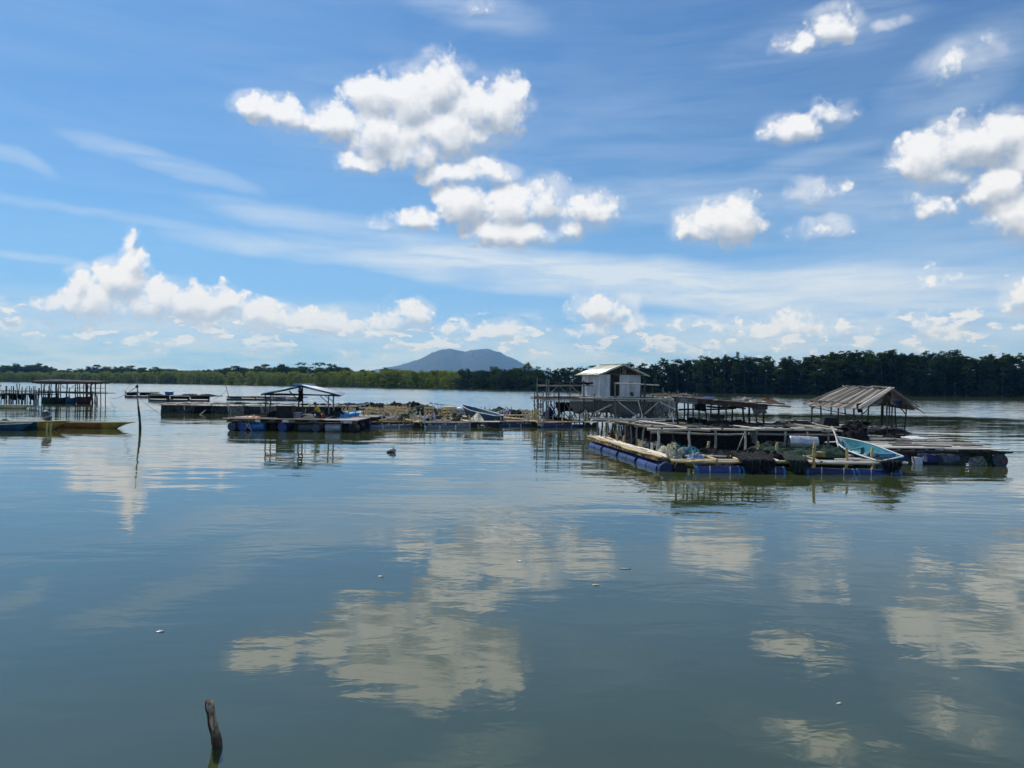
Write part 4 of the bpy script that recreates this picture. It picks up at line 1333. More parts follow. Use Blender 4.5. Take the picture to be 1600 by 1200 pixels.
def hut_goods():
    f = FH; zd = .80
    def pt(px, Y, z):
        q = atd(px, 600, Y); return Vector((q.x, Y, z))
    c = pt(447, 50.8, zd)
    K = Kit('black_crate', 'large black crate left of the shelter centre post', 'crate', c)
    for s in (-1, 1):
        K.box(c + Vector((s * .49, 0, .37)), (.05, .8, .74), 'black_plastic', 'side_panel')
    K.box(c + Vector((0, -.38, .36)), (.93, .05, .72), 'black_plastic', 'front_panel'); K.box(c + Vector((0, .38, .36)), (.93, .05, .72), 'black_plastic', 'back_panel')
    K.box(c + Vector((0, 0, .76)), (1.08, .88, .05), 'black_plastic', 'lid')
    c = pt(465.5, 50.9, zd - .02)
    K = Kit('foam_box', 'pale foam box at the foot of the shelter centre posts', 'box', c)
    K.box(c + Vector((0, 0, .17)), (.5, .4, .32), 'plastic_grey', 'box_body'); K.box(c + Vector((0, 0, .36)), (.55, .44, .06), 'plastic_grey', 'lid')
    # bundle hanging from the shelter centre
    V, F = lathe([(.03, 0), (.13, -.06), (.16, -.25), (.15, -.45), (.19, -.7), (.12, -.9), (.02, -.95)][::-1], 10)
    c = pt(470, 52.0, 2.78)
    o = mesh_obj('hanging_bundle', [Vector(v) + Vector((.03 * sin(v[2] * 9), 0, 0)) for v in V], F, 'net_black', smooth=True); o.location = c
    o['label'] = 'dark bundle with a white rag hanging under the shelter ridge'; o['category'] = 'bundle'
    V, F = lathe([(.02, .16), (.10, .10), (.12, 0), (.09, -.10), (.02, -.13)][::-1], 8)
    mesh_obj('white_rag', [Vector(v) * 1.0 + Vector((-.02, -.10, -.1)) for v in V], F, 'cloth_grey', o, True)
    for i, (px, Y, rx, ry, h, m, lab) in enumerate(((414, 51.5, .9, .5, .22, 'net_black', 'black net heap left of the shelter on the plank raft'),
             (397, 50.6, .55, .35, .12, 'boat_brown', 'flat rusty brown net pile on the left end of the plank raft'),
             (428, 53, .8, .5, .3, 'net_black', 'black net heap between the shelter left posts'),
             (481, 51.2, .55, .4, .18, 'net_black', 'dark net pile between the foam box and the worker'),
             (512, 50.8, .65, .5, .30, 'black_plastic', 'shiny black net mound right of the seated worker'),
             (528, 52.5, .7, .5, .42, 'net_green', 'grey green net mound at the right posts of the shelter'))):
        heap('net_heap', lab, pt(px, Y, zd), rx, ry, h, m, 50 + i, strands=5)
    c = pt(484, 50.3, zd)
    K = Kit('wood_offcuts', 'small pile of pale boards in front of the seated worker', 'boards', c)
    for i in range(5):
        K.plank(c + Vector((-.4 + .05 * i, -.15 + .06 * i, .05 + .045 * i)), c + Vector((.35 - .04 * i, -.05 + .05 * i, .06 + .045 * i)), .14, .03, 'bamboo_yellow' if i % 2 else 'plank_pale', 'board')
    K.plank(c + Vector((-.28, 0, .2)), c + Vector((-.25, .02, .62)), .10, .03, 'bamboo_yellow', 'board', up=Vector((1, 0, 0)))
    c = pt(505, 50.4, zd)
    K = Kit('red_bucket', 'small dark red bucket beside the worker', 'bucket', c)
    V, F = lathe([(.10, 0), (.13, .24), (.14, .25)], 12)
    K.mesh('bucket_body', [Vector(v) + c for v in V], F, 'red_box', True)
    V, F = [], []
    tube_mesh(V, F, [c + Vector((.13 * cos(a), 0, .25 + .12 * sin(a))) for a in [pi * i / 8 for i in range(9)]], .008)
    K.mesh('handle', V, F, 'plastic_grey', True)
    for i, (px0, px1, Y, lab) in enumerate(((531, 548, 52.0, 'bright blue tarpaulin cover at the right end of the plank raft'), (549, 561, 54.0, 'smaller bright blue tarpaulin behind the larger one'))):
        a, b = pt(px0, Y, .98), pt(px1, Y, 1.02)
        K = Kit('tarpaulin', lab, 'tarpaulin', up((a + b) / 2, .8))
        K.sheet('tarp_sheet', [a, b, b + Vector((.1, 1.1, .12)), a + Vector((.1, 1.1, .12))], 'tarp_blue', 12, 6, .06, .06, i)
        K.sheet('tarp_flap', [a, b, b + Vector((0, -.05, -.22)), a + Vector((0, -.05, -.22))], 'tarp_blue', 8, 3, 0, .03, i)
        for q in (a, b, a + Vector((.1, 1.1, .2)), b + Vector((.1, 1.1, .2))):
            K.pole(up(q, .65), q, .03, 'wood_dark', 'prop')
hut_goods()

# ------------------------------------------------------------------ the worker
def skin_body(name, joints, edges, mat, parent=None, sub=1, root=0):
    me = bpy.data.meshes.new(name)
    me.from_pydata([tuple(j[0]) for j in joints], edges, [])
    me.materials.append(MATS[mat])
    o = bpy.data.objects.new(name, me); COL.objects.link(o)
    sk = o.modifiers.new('skin', 'SKIN'); sk.use_smooth_shade = True; sk.branch_smoothing = .4
    me.skin_vertices[0].data.foreach_set('radius', [r for j in joints for r in (j[1], j[2] if len(j) > 2 else j[1])])
    for i, v in enumerate(me.skin_vertices[0].data):
        v.use_root = (i == root)
    ss = o.modifiers.new('smooth', 'SUBSURF'); ss.levels = sub; ss.render_levels = sub
    if parent: o.parent = parent
    return o
def worker():
    q = atd(497, 600, 50.9); base = Vector((q.x, 50.9, .80))
    e = link(bpy.data.objects.new('person', None)); e.location = base
    e['label'] = 'seated person in a yellow shirt and dark cap bent over work under the shelter'; e['category'] = 'person'
    W = Vector
    # local: faces -X (to the left), sits on a low block
    J = [(W((.06, 0, .30)), .13, .12), (W((.04, 0, .46)), .115, .12), (W((-.03, 0, .62)), .12, .13), (W((-.10, 0, .74)), .075, .09), (W((-.15, 0, .80)), .048),
         (W((-.19, 0, .88)), .078, .070), (W((-.20, 0, .955)), .082, .078), (W((-.20, 0, 1.01)), .055)]
    E = [(0, 1), (1, 2), (2, 3), (3, 4), (4, 5), (5, 6), (6, 7)]
    for s in (-1, 1):
        k = len(J)
        J += [(W((.04, s * .10, .27)), .085), (W((-.22, s * .15, .40)), .066), (W((-.36, s * .17, .42)), .052), (W((-.30, s * .16, .22)), .046), (W((-.27, s * .15, .07)), .034), (W((-.40, s * .16, .035)), .030)]
        E += [(0, k), (k, k + 1), (k + 1, k + 2), (k + 2, k + 3), (k + 3, k + 4), (k + 4, k + 5)]
        k = len(J)
        J += [(W((-.07, s * .17, .70)), .055), (W((-.10, s * .22, .56)), .044), (W((-.14, s * .23, .45)), .036), (W((-.28, s * .17, .40)), .030), (W((-.40, s * .10, .38)), .022), (W((-.44, s * .08, .375)), .026, .016)]
        E += [(3, k), (k, k + 1), (k + 1, k + 2), (k + 2, k + 3), (k + 3, k + 4), (k + 4, k + 5)]
        hnd = k + 5
        for fi in range(4):
            k = len(J); y0 = (fi - 1.5) * .018
            ln = (.85, 1.0, .95, .75)[fi]
            J += [(W((-.475, s * .08 + y0, .372)), .009), (W((-.475 - .03 * ln, s * .08 + y0, .360)), .008), (W((-.475 - .042 * ln, s * .08 + y0, .335)), .007)]
            E += [(hnd, k), (k, k + 1), (k + 1, k + 2)]
        k = len(J)
        J += [(W((-.44, s * .08 - s * .032, .362)), .010), (W((-.47, s * .08 - s * .046, .348)), .008)]
        E += [(hnd, k), (k, k + 1)]
    body = skin_body('body', J, E, 'skin', e, 2)
    # face: nose, ears, eyes
    def blob(name, c, r, mat, sx=1, sy=1, sz=1):
        bm = bmesh.new(); bmesh.ops.create_icosphere(bm, subdivisions=2, radius=r)
        for v in bm.verts: v.co = Vector((v.co.x * sx, v.co.y * sy, v.co.z * sz)) + Vector(c)
        me = bpy.data.meshes.new(name); bm.to_mesh(me); bm.free(); me.materials.append(MATS[mat])
        me.polygons.foreach_set('use_smooth', [True] * len(me.polygons))
        return link(bpy.data.objects.new(name, me), e)
    blob('nose', (-.282, 0, .925), .018, 'skin', 1.2, .8, 1.2)
    for s in (-1, 1):
        blob('ear', (-.185, s * .083, .935), .022, 'skin', .7, .4, 1.1)
        blob('eye', (-.268, s * .032, .945), .010, 'hair')
    blob('mouth', (-.268, 0, .885), .014, 'wood_red', .5, 1.4, .4)
    hair = blob('hair', (-.185, 0, .975), .100, 'hair', 1.02, .92, .80)
    blob('cap_peak', (-.285, 0, .985), .055, 'hair', 1.0, 1.1, .14)
    JS = [(W((.07, 0, .27)), .15, .155), (W((.045, 0, .46)), .14, .15), (W((-.03, 0, .62)), .145, .155), (W((-.09, 0, .735)), .09, .11), (W((-.12, 0, .775)), .062)]
    ES = [(0, 1), (1, 2), (2, 3), (3, 4)]
    for s in (-1, 1):
        k = len(JS)
        JS += [(W((-.07, s * .165, .70)), .070), (W((-.10, s * .22, .57)), .062), (W((-.12, s * .228, .50)), .058)]
        ES += [(3, k), (k, k + 1), (k + 1, k + 2)]
    skin_body('shirt', JS, ES, 'shirt_yellow', e, 2)
    JP = [(W((.07, 0, .26)), .15, .14)]; EP = []
    for s in (-1, 1):
        k = len(JP)
        JP += [(W((.03, s * .10, .26)), .105), (W((-.20, s * .15, .385)), .086), (W((-.34, s * .168, .415)), .072), (W((-.31, s * .162, .27)), .062)]
        EP += [(0, k), (k, k + 1), (k + 1, k + 2), (k + 2, k + 3)]
    skin_body('trousers', JP, EP, 'shorts_dark', e, 2)
    K = Kit('low_stool', 'low dark block the yellow shirted person sits on', 'stool', base + Vector((.08, 0, 0)))
    K.box(base + Vector((.08, 0, .14)), (.32, .34, .04), 'plank_dark', 'seat')
    for sx in (-1, 1):
        K.box(base + Vector((.08 + sx * .13, 0, .06)), (.04, .30, .12), 'plank_dark', 'leg')
worker()
# ------------------------------------------------------------------ the bamboo cage rafts in the middle
def P2(px, Y, z):
    q = atd(px, 600, Y); return Vector((q.x, Y, z))
def cage_raft(px0, px1, Yf, depth, label, seed, pipe='pipe_grey', cap='plastic_white', pegs=14, cells=3):
    rng = random.Random(seed)
    a = P2(px0, Yf, 0); b = P2(px1, Yf + (px1 - px0) * .02, 0)
    U = (b - a); L = U.length; U.normalize(); V = Vector((-U.y, U.x, 0))
    f = lambda u, v, z=0.0: a + U * u + V * v + Vector((0, 0, z))
    K = Kit('cage_raft', label, 'raft', f(L / 2, 0, 0))
    zd = .36
    rows = [depth * i / cells for i in range(cells + 1)]
    for r, v in enumerate(rows):
        K.pipe(f(.05, v, .04), f(L - .05, v, .04), .17, pipe if r == 0 else 'plastic_navy', cap)
        for t in (.33, .66):
            K.box(f(L * t, v - .165, .09), (.09, .05, .22), cap, 'pipe_strap')
        for k, dv in enumerate((-.10, .05, .20, .36)):
            K.pole(f(-.15 + rng.uniform(-.1, .1), v + dv, zd + rng.uniform(-.01, .02)), f(L + .12 + rng.uniform(-.1, .1), v + dv + rng.uniform(-.04, .04), zd + rng.uniform(-.01, .03)), .05,
                   rng.choice(('bamboo_pale', 'bamboo_yellow', 'bamboo_pale', 'plank_orange')), 'bamboo_pole')
        for i in range(7):
            u = L * (i + .5) / 7
            K.box(f(u, v - .10, .24), (.06, .06, .16), 'wood_dark', 'spacer')
    nc = max(1, round(L / 3.4))
    for i in range(nc + 1):
        u = L * i / nc
        for du in (-.1, .08, .26):
            K.pole(f(u + du, -.1, zd + .08), f(u + du, depth + .3, zd + .08), .05, rng.choice(('bamboo_pale', 'bamboo_yellow', 'bamboo_grey')), 'cross_pole')
    for i in range(int(pegs * 2.3)):
        v = rng.choice(rows) + rng.uniform(-.1, .35)
        u = rng.choice((rng.uniform(0, L), rng.choice([L * k / nc for k in range(nc + 1)]) + rng.uniform(-.25, .3)))
        K.pole(f(u, v, zd - .25), f(u + rng.uniform(-.03, .03), v, zd + rng.uniform(.30, .60)), .06, rng.choice(('bamboo_yellow', 'bamboo_pale')), 'peg')
    return f, L
CR = []
CR.append(cage_raft(573, 648, 54.0, 7.5, 'front left bamboo cage raft on grey pipes right of the plank raft', 1, pegs=22))
CR.append(cage_raft(662, 736, 54.4, 7.5, 'bamboo cage raft on grey pipes in front of the covered blue boat', 2, pegs=22))
CR.append(cage_raft(778, 831, 57.0, 8.0, 'bamboo cage raft between the covered blue boat and the stilt house', 3, 'plastic_navy', 'plastic_grey', pegs=16))
CR.append(cage_raft(845, 916, 56.5, 2.4, 'bamboo cage raft on blue pipes under the left end of the stilt house', 4, 'plastic_navy', 'plastic_azure', pegs=12, cells=1))
CR.append(cage_raft(566, 650, 64.5, 9, 'second row bamboo cage raft with yellow poles behind the front left one', 5, 'plastic_navy', 'plastic_grey', pegs=30))
CR.append(cage_raft(668, 760, 65.0, 8, 'second row bamboo cage raft behind the covered blue boat', 6, 'plastic_navy', 'plastic_grey', pegs=26))
CR.append(cage_raft(768, 838, 68.0, 7, 'second row bamboo cage raft left of the stilt house legs', 7, 'plastic_navy', 'plastic_grey', pegs=18))
CR.append(cage_raft(553, 603, 83.0, 4, 'far cage raft on pale blue pipes behind the blue tarpaulins', 8, 'plastic_grey', 'plastic_white', pegs=9, cells=1))
CR.append(cage_raft(610, 661, 83.6, 4, 'far cage raft on pale blue pipes at the right of the far row', 9, 'plastic_grey', 'plastic_white', pegs=9, cells=1))
def connectors():
    # small walkways tying the rafts together
    spec = [(649, 661, 54.3, 'short plank walkway tying the two front grey pipe rafts'), (739, 778, 55.6, 'short dark walkway under the covered blue boat'),
            (832, 844, 56.8, 'short walkway with a yellow crate before the stilt house'), (556, 571, 54.0, 'short walkway tying the plank raft to the bamboo cages'), (917, 932, 56.8, 'short dark walkway right of the blue pipe raft')]
    for px0, px1, Y, lab in spec:
        K = Kit('walkway', lab, 'walkway', P2((px0 + px1) / 2, Y, 0))
        for k in range(5):
            K.plank(P2(px0 - 3, Y + .1 + k * .24, .40), P2(px1 + 3, Y + .1 + k * .24, .42), .2, .035, RNG.choice(('plank_pale', 'plank_dark', 'bamboo_yellow')), 'plank')
        for px in (px0 + 2, px1 - 2):
            K.barrel(P2(px, Y + .1, .10), P2(px, Y + 1.0, .10), .26, 'black_plastic', 'float')
connectors()
def mid_clutter():
    specs = [
     (567, 57, .7, .5, .30, 'net_cream', 'cream net heap on the walkway right of the plank raft'),
     (580, 60, 1.0, .7, .35, 'net_green', 'green net heap left on the front left cage raft'),
     (592, 58, .8, .6, .32, 'net_black', 'dark net heap left of centre on the front left cage raft'),
     (603, 61, .9, .6, .30, 'plastic_navy', 'navy net heap behind the dark one on the front left cage raft'),
     (612, 57.5, .8, .5, .30, 'net_grey', 'grey net heap in the middle of the front left cage raft'),
     (636, 57.5, .75, .5, .45, 'net_green', 'round green net mound right of the tallest pegs'),
     (640, 62, 1.1, .8, .45, 'net_green', 'tall olive net heap behind the green mound'),
     (655, 66, 1.2, .7, .5, 'net_black', 'black net heap where the far row meets the middle rafts'),
     (668, 68, 1.3, .8, .6, 'net_black', 'black net heap left of the wire hoops'),
     (675, 60, .8, .5, .3, 'tarp_navy', 'navy bundle on the raft before the covered boat'),
     (690, 59, .7, .5, .28, 'net_black', 'dark net heap in the middle of the raft before the covered boat'),
     (700, 66, 1.6, .8, .55, 'net_black', 'large black net heap under the wire hoops'),
     (712, 66, 1.2, .6, .6, 'net_grey', 'grey net heap right of the wire hoops'),
     (718, 58, .6, .5, .3, 'net_green', 'small green heap left of the cream sack'),
     (794, 71, 1.2, .7, .45, 'tarp_navy', 'blue and black net heap right of the covered boat'),
     (806, 70, 1.1, .6, .4, 'net_black', 'black net heap between the covered boat and the stilt house'),
     (781, 74, .9, .6, .5, 'net_green', 'green net heap behind the covered boat stern'),
     (818, 71, .9, .6, .4, 'net_grey', 'grey net heap nearest the stilt house legs'),
     (870, 60, 1.0, .4, .25, 'net_black', 'black net heap on the blue pipe raft under the stilt house'),
     (574, 84.5, 1.4, .6, .6, 'net_black', 'black net heap on the left end of the far row'),
     (590, 84.5, 1.4, .6, .55, 'net_black', 'black net heap second from the left on the far row'),
     (620, 85, 1.4, .6, .6, 'net_black', 'black net heap third from the left on the far row'),
     (645, 85, 1.5, .6, .65, 'net_black', 'black net heap on the right end of the far row'),
     (662, 80, 1.4, .9, .5, 'net_green', 'dark green heap sloping down from the far row right end'),
    ]
    for i, (px, Y, rx, ry, h, m, lab) in enumerate(specs):
        heap('net_heap', lab, P2(px, Y, .42), rx, ry, h, m, 100 + i, strands=6 if Y < 70 else 0, smat='bamboo_yellow' if i % 3 == 0 else None)
    # yellow timber frames
    for i, (px0, px1, Y, lab) in enumerate(((600, 634, 66.5, 'long low yellow timber frame on the second row raft'), (572, 586, 63, 'small yellow timber frame left on the second row raft'),
                                           (603, 618, 62, 'yellow timber frame behind the grey net heap'), (833, 842, 57.5, 'yellow timber box on the walkway before the stilt house'), (586, 600, 60.5, 'low yellow timber frame on the left of the front cage raft'), (622, 634, 59.5, 'yellow timber frame beside the round green net mound'), (690, 706, 63, 'yellow timber frame in front of the wire hoops'), (664, 676, 65, 'small yellow timber frame left of the large black net heap'))):
        a = P2(px0, Y, .42); b = P2(px1, Y, .42)
        K = Kit('timber_frame', lab, 'frame', (a + b) / 2)
        h = .62 if i != 3 else .7; d = Vector((0, 1.0, 0)); n = 6 if i == 0 else 3
        for z in (.12, h * .55, h):
            for dd in (Vector((0, 0, 0)), d):
                K.pole(a + dd + Vector((0, 0, z)), b + dd + Vector((0, 0, z)), .045, 'bamboo_yellow', 'rail')
        for k in range(n):
            c = a.lerp(b, k / (n - 1))
            for dd in (Vector((0, 0, 0)), d):
                K.pole(c + dd - Vector((0, 0, .04)), c + dd + Vector((0, 0, h + .15)), .05, 'bamboo_yellow', 'upright')
            K.pole(c + Vector((0, 0, h * .9)), c + d + Vector((0, 0, h * .9)), .04, 'bamboo_yellow', 'cross_rail')
    # wire hoops
    c = P2(691, 68, .42)
    K = Kit('wire_trap', 'bent wire hoops of a fish trap on the black nets', 'fish trap', c)
    for k in range(5):
        V = []; F = []
        x = -1.0 + .5 * k
        tube_mesh(V, F, [c + Vector((x + .12 * cos(t), .9 * cos(t), 1.05 * sin(t) * (1 - .08 * k))) for t in [pi * i / 12 for i in range(13)]], .025)
        K.mesh('hoop', V, F, 'cloth_grey', True)
    for z in (.5, .95):
        K.pole(c + Vector((-1.1, 0, z)), c + Vector((1.1, 0, z * .8)), .025, 'cloth_grey', 'long_wire', kind='pipe')
    # white sack ball and cream items
    for i, (px, Y, z, r, m, nm, lab, cat) in enumerate(((719, 66, .95, .30, 'plastic_white', 'white_sack', 'round white sack on the heap above the covered boat', 'sack'),
                                       (704, 66.5, 1.05, .5, 'cloth_cream', 'cream_sack', 'flat cream sack lying across the heap left of the round white sack', 'sack'),
                                       (655, 58, .55, .40, 'cloth_cream', 'cream_sack', 'cream sack on the left end of the raft before the covered boat', 'sack'),
                                       (668, 57, .50, .34, 'tarp_navy', 'blue_sack', 'navy sack right of the cream one on the front raft', 'sack'))):
        V, F = lathe([(.15, -.5), (.6, -.42), (.95, -.1), (1, .1), (.7, .5), (.25, .66)], 12)
        o = mesh_obj(nm, [(v[0] * r * (1.5 if i in (1, 2, 3) else 1) + .05 * mnoise.noise(Vector(v) * 3), v[1] * r, v[2] * r * (.6 if i in (1, 2, 3) else 1)) for v in V], F, m, smooth=True)
        o.location = P2(px, Y, z); o['label'] = lab; o['category'] = cat
    # covered blue boat
    s = P2(781, 57.2, 0); b = P2(722, 62.5, 0)
    boat('covered_boat', 'dark blue boat with pale rim lying on the middle rafts', (s.x, s.y, 0), (b.x, b.y, 0), 1.35, .75, 'boat_blue', 'boat_blue', 'white_trim', .05, .50, .72, .22, 0, .55, 2, bowcut=.1)
    # cream canvas draped in front of it
    a = P2(733, 56.2, .45); b = P2(757, 56.4, .45); t = P2(747, 56.8, 1.12)
    K = Kit('canvas_cover', 'cream canvas draped to a peak in front of the dark blue boat', 'canvas', (a + b) / 2)
    V = []; F = []
    for i in range(13):
        for j in range(7):
            u = i / 12; v = j / 6
            g = a.lerp(b, u) + Vector((0, -.15 * sin(pi * u), 0))
            pk = a.lerp(t, min(1, u * 1.7)) if u < .59 else t.lerp(b, (u - .59) / .41)
            p = g.lerp(pk + Vector((0, .35, 0)), v) + Vector((0, 0, .03 * mnoise.noise(Vector((u * 9, v * 5, 1)))))
            V.append(p + Vector((0, -.08 * sin(u * 14), 0)))
    for i in range(12):
        for j in range(6):
            k = i * 7 + j; F.append((k, k + 7, k + 8, k + 1))
    K.mesh('canvas', V, F, 'cloth_cream', True)
    # blue tarpaulin bundle hanging under the house platform
    c = P2(856, 60.2, .45)
    K = Kit('blue_tarpaulin', 'crumpled blue tarpaulin hanging between the left legs of the stilt house', 'tarpaulin', c)
    K.sheet('tarp_sheet', [c + Vector((.15, 0, .95)), c + Vector((.35, .1, .85)), c + Vector((.7, 0, .0)), c + Vector((-.55, 0, .0))], 'tarp_navy', 14, 12, -.1, .45, 5)
mid_clutter()

# ------------------------------------------------------------------ stilt house on its bamboo platform
def platform():
    rng = random.Random(31)
    zd = 2.14
    Yf, Ym, Yb = 59.5, 62.5, 66.0
    K = Kit('bamboo_platform', 'tall bamboo pole platform carrying the white hut', 'platform', P2(945, 62, 0))
    def leg(px, Y, top, r=.06, m=None, lean=0.0, z0=-.4):
        a = P2(px, Y, z0); b = P2(px, Y, top) + Vector((lean, 0, 0))
        K.pole(a, b, r, m or rng.choice(('bamboo_grey', 'bamboo_grey', 'bamboo_pale', 'plank_dark')), 'post')
    # front row, with the tall ones that make the rail
    for px, ty in ((835.5, 613), (839.5, 590), (854, 592), (857.5, 593), (873.5, 596), (891, 596), (912, 594), (928.5, 615), (961, 597), (963.5, 620), (1000, 600), (1001.5, 600), (1007.5, 595), (1020, 607), (1036, 606), (1046, 612)):
        leg(px, Yf + rng.uniform(-.15, .15), Zat(px, ty, Yf), rng.uniform(.05, .075))
    for px in (841, 849, 866, 874, 882, 906, 921, 935, 950, 968, 976, 985, 996, 1014, 1028, 1043, 1056):
        leg(px, Ym + rng.uniform(-.3, .3), zd + rng.uniform(-.02, .5 if px < 910 or px > 1005 else 0), rng.uniform(.045, .065), 'bamboo_grey')
    for px in (845, 862, 878, 898, 915, 932, 948, 966, 984, 1000, 1018, 1036, 1052):
        leg(px, Yb + rng.uniform(-.3, .3), zd, rng.uniform(.045, .06), 'wood_dark')
    # beams
    for Y in (Yf, Ym, Yb):
        K.pole(P2(829, Y, zd - .06), P2(950, Y, zd - .08), .07, 'bamboo_pale' if Y == Yf else 'bamboo_grey', 'beam')
        K.pole(P2(940, Y, zd - .12), P2(1060, Y, zd - .10), .07, 'bamboo_pale' if Y == Yf else 'bamboo_grey', 'beam')
    K.pole(P2(846, Yf - .1, zd - .22), P2(928, Yf - .1, zd - .20), .05, 'bamboo_pale', 'beam')
    K.pole(P2(905, Yf - .14, zd + .02), P2(1058, Yf - .12, zd - .02), .055, 'bamboo_pale', 'beam')
    px = 838.0
    while px < 1052:
        K.plank(P2(px, Yf - .15, zd + .06), P2(px, Yb + .3, zd + .06), .30, .04, rng.choice(('plank_dark', 'plank_grey', 'wood_red', 'plank_dark')), 'deck_board')
        px += 7.2
    for k in range(7):
        p0 = rng.uniform(860, 980)
        K.pole(P2(p0, Yf + rng.uniform(0, .6), zd + .12), P2(p0 + rng.uniform(35, 70), Yf + rng.uniform(0, .6), zd + .13), .045, rng.choice(('bamboo_pale', 'plank_pale')), 'loose_pole')
    # rails
    K.pole(P2(838, Yf - .1, Zat(840, 602, Yf)), P2(928, Yf - .1, Zat(928, 603, Yf)), .055, 'bamboo_grey', 'rail')
    K.pole(P2(846, Yf + .2, Zat(846, 599, Yf)), P2(925, Yf + .2, Zat(925, 599.5, Yf)), .055, 'wood_dark', 'rail')
    K.pole(P2(961, Yf - .1, Zat(961, 599, Yf)), P2(1030, Yf - .1, Zat(1030, 602, Yf)), .055, 'bamboo_pale', 'rail')
    K.pole(P2(838, Ym, Zat(840, 603, Ym)), P2(905, Ym, Zat(905, 603, Ym)), .045, 'bamboo_grey', 'rail')
    for px0, y0, px1, y1 in ((858, 617, 873, 603), (873, 603, 889, 617), (891, 603, 908, 617), (990, 600, 981, 597)):
        K.pole(atd(px0, y0, Yf), atd(px1, y1, Yf), .04, 'bamboo_grey', 'brace')
    # diagonal braces under the deck: pale ones in front, many thin dark ones behind
    for px0, y0, px1, y1 in ((838, 626, 850, 641), (852, 624, 837, 644), (928, 646, 956, 632), (966, 628, 999, 652), (1003, 650, 1029, 628), (1031, 628, 1058, 641), (914, 641, 922, 648), (907, 652, 915, 640), (996, 622, 1005, 652)):
        K.pole(atd(px0, y0, Yf - .12), atd(px1, y1, Yf - .12), .05, 'bamboo_pale' if px0 > 900 else 'bamboo_grey', 'brace')
    for i in range(64):
        p0 = rng.uniform(842, 1052); Y = rng.choice((Yf + .8, Ym, Ym + 1.2, Yb))
        dx = rng.uniform(9, 20) * rng.choice((-1, 1))
        K.pole(P2(p0, Y, rng.uniform(.1, .5)), P2(p0 + dx, Y + rng.uniform(-.5, .5), rng.uniform(1.5, 2.05)), .035, rng.choice(('wood_dark', 'bamboo_grey')), 'brace')
    # low rail along the water
    K.pole(P2(925, Yf - .4, .62), P2(1008, Yf - 1.0, .60), .07, 'bamboo_pale', 'low_rail'); K.pole(P2(1000, Yf - .9, .61), P2(1092, Yf - 1.2, .58), .07, 'bamboo_pale', 'low_rail')
    K.pole(P2(925, Yf, .40), P2(1088, Yf, .38), .06, 'bamboo_grey', 'low_rail')
    # things lashed to the rail
    for i, (px0, px1, lab) in enumerate(((852, 866, 'dark net rolled on the rail left of the white hut, leftmost roll'), (881, 893, 'dark coiled net on the rail left of the white hut, middle roll'), (898, 927, 'longest dark net roll on the rail touching the white hut'))):
        a = P2(px0, Yf + .05, Zat(px0, 598.5, Yf)); b = P2(px1, Yf + .05, Zat(px1, 599, Yf))
        V = []; F = []
        n = 12
        pts = [a.lerp(b, t / n) + Vector((0, 0, .05 * sin(t * 1.3))) for t in range(n + 1)]
        for q, p in enumerate(pts):
            r = (.10 + .03 * sin(q * 1.7)) * (sin(pi * (q + .6) / (n + 1.2)) ** .4)
            for j in range(8):
                V.append(p + Vector((0, cos(j * pi / 4) * r, sin(j * pi / 4) * r)) - a)
        for q in range(n):
            for j in range(8):
                F.append((q * 8 + j, q * 8 + (j + 1) % 8, q * 8 + 8 + (j + 1) % 8, q * 8 + 8 + j))
        o = mesh_obj('net_roll', V, F, 'net_black', smooth=True); o.location = a
        o['label'] = lab; o['category'] = 'net roll'
    # potted plant by the hut wall
    c = P2(988, 60.2, zd + .08)
    Kp = Kit('potted_plant', 'small plant in a pot at the foot of the white hut wall', 'potted plant', c)
    V, F = lathe([(.09, 0), (.14, .18), (.15, .2)], 10)
    Kp.mesh('pot', [Vector(v) + c for v in V], F, 'wood_red', True)
    LV = []; LF = []
    leaf_quads(random.Random(3), LV, LF, c + Vector((0, 0, .30)), .18, 60, .06)
    Kp.mesh('leaves', LV, LF, 'mangrove_leaf')
    # nets slung below the deck like hammocks
    for i, (p0, p1, Y, zt, zb, m, lab) in enumerate(((890, 938, 61.9, 1.95, .85, 'net_pale', 'grey net slung under the platform left of the door'),
                                               (926, 1014, 61.3, 1.95, .70, 'net_pale', 'widest grey net slung under the platform below the white hut'),
                                               (990, 1056, 62.2, 1.95, .60, 'net_pale', 'green grey net slung at the right end of the platform'),
                                               (868, 900, 63.5, 1.7, .9, 'net_black', 'small black net hanging behind the left legs of the platform'))):
        a = P2(p0, Y, zt); b = P2(p1, Y, zt)
        V = []; F = []; n = 22; mrows = 10
        for ii in range(n + 1):
            u = ii / n
            dep = (zt - zb) * (sin(pi * min(1, max(0, u))) ** .32) * (1 + .12 * sin(u * 9 + i * 2))
            for j in range(mrows + 1):
                v = j / mrows
                ang = pi * v
                p = a.lerp(b, u) + Vector((.06 * mnoise.noise(Vector((u * 9, v * 6, i))), -.8 * cos(ang) * sin(pi * u) ** .4, -dep * sin(ang) ** .8 + .10 * mnoise.noise(Vector((u * 8, v * 7, i + 4)))))
                V.append(p)
        for ii in range(n):
            for j in range(mrows):
                k = ii * (mrows + 1) + j; F.append((k, k + mrows + 1, k + mrows + 2, k + 1))
        Kn = Kit('slung_net', lab, 'fishing net', up((a + b) / 2, zb))
        Kn.mesh('net_sling', V, F, m, True)
    return zd
ZP = platform()

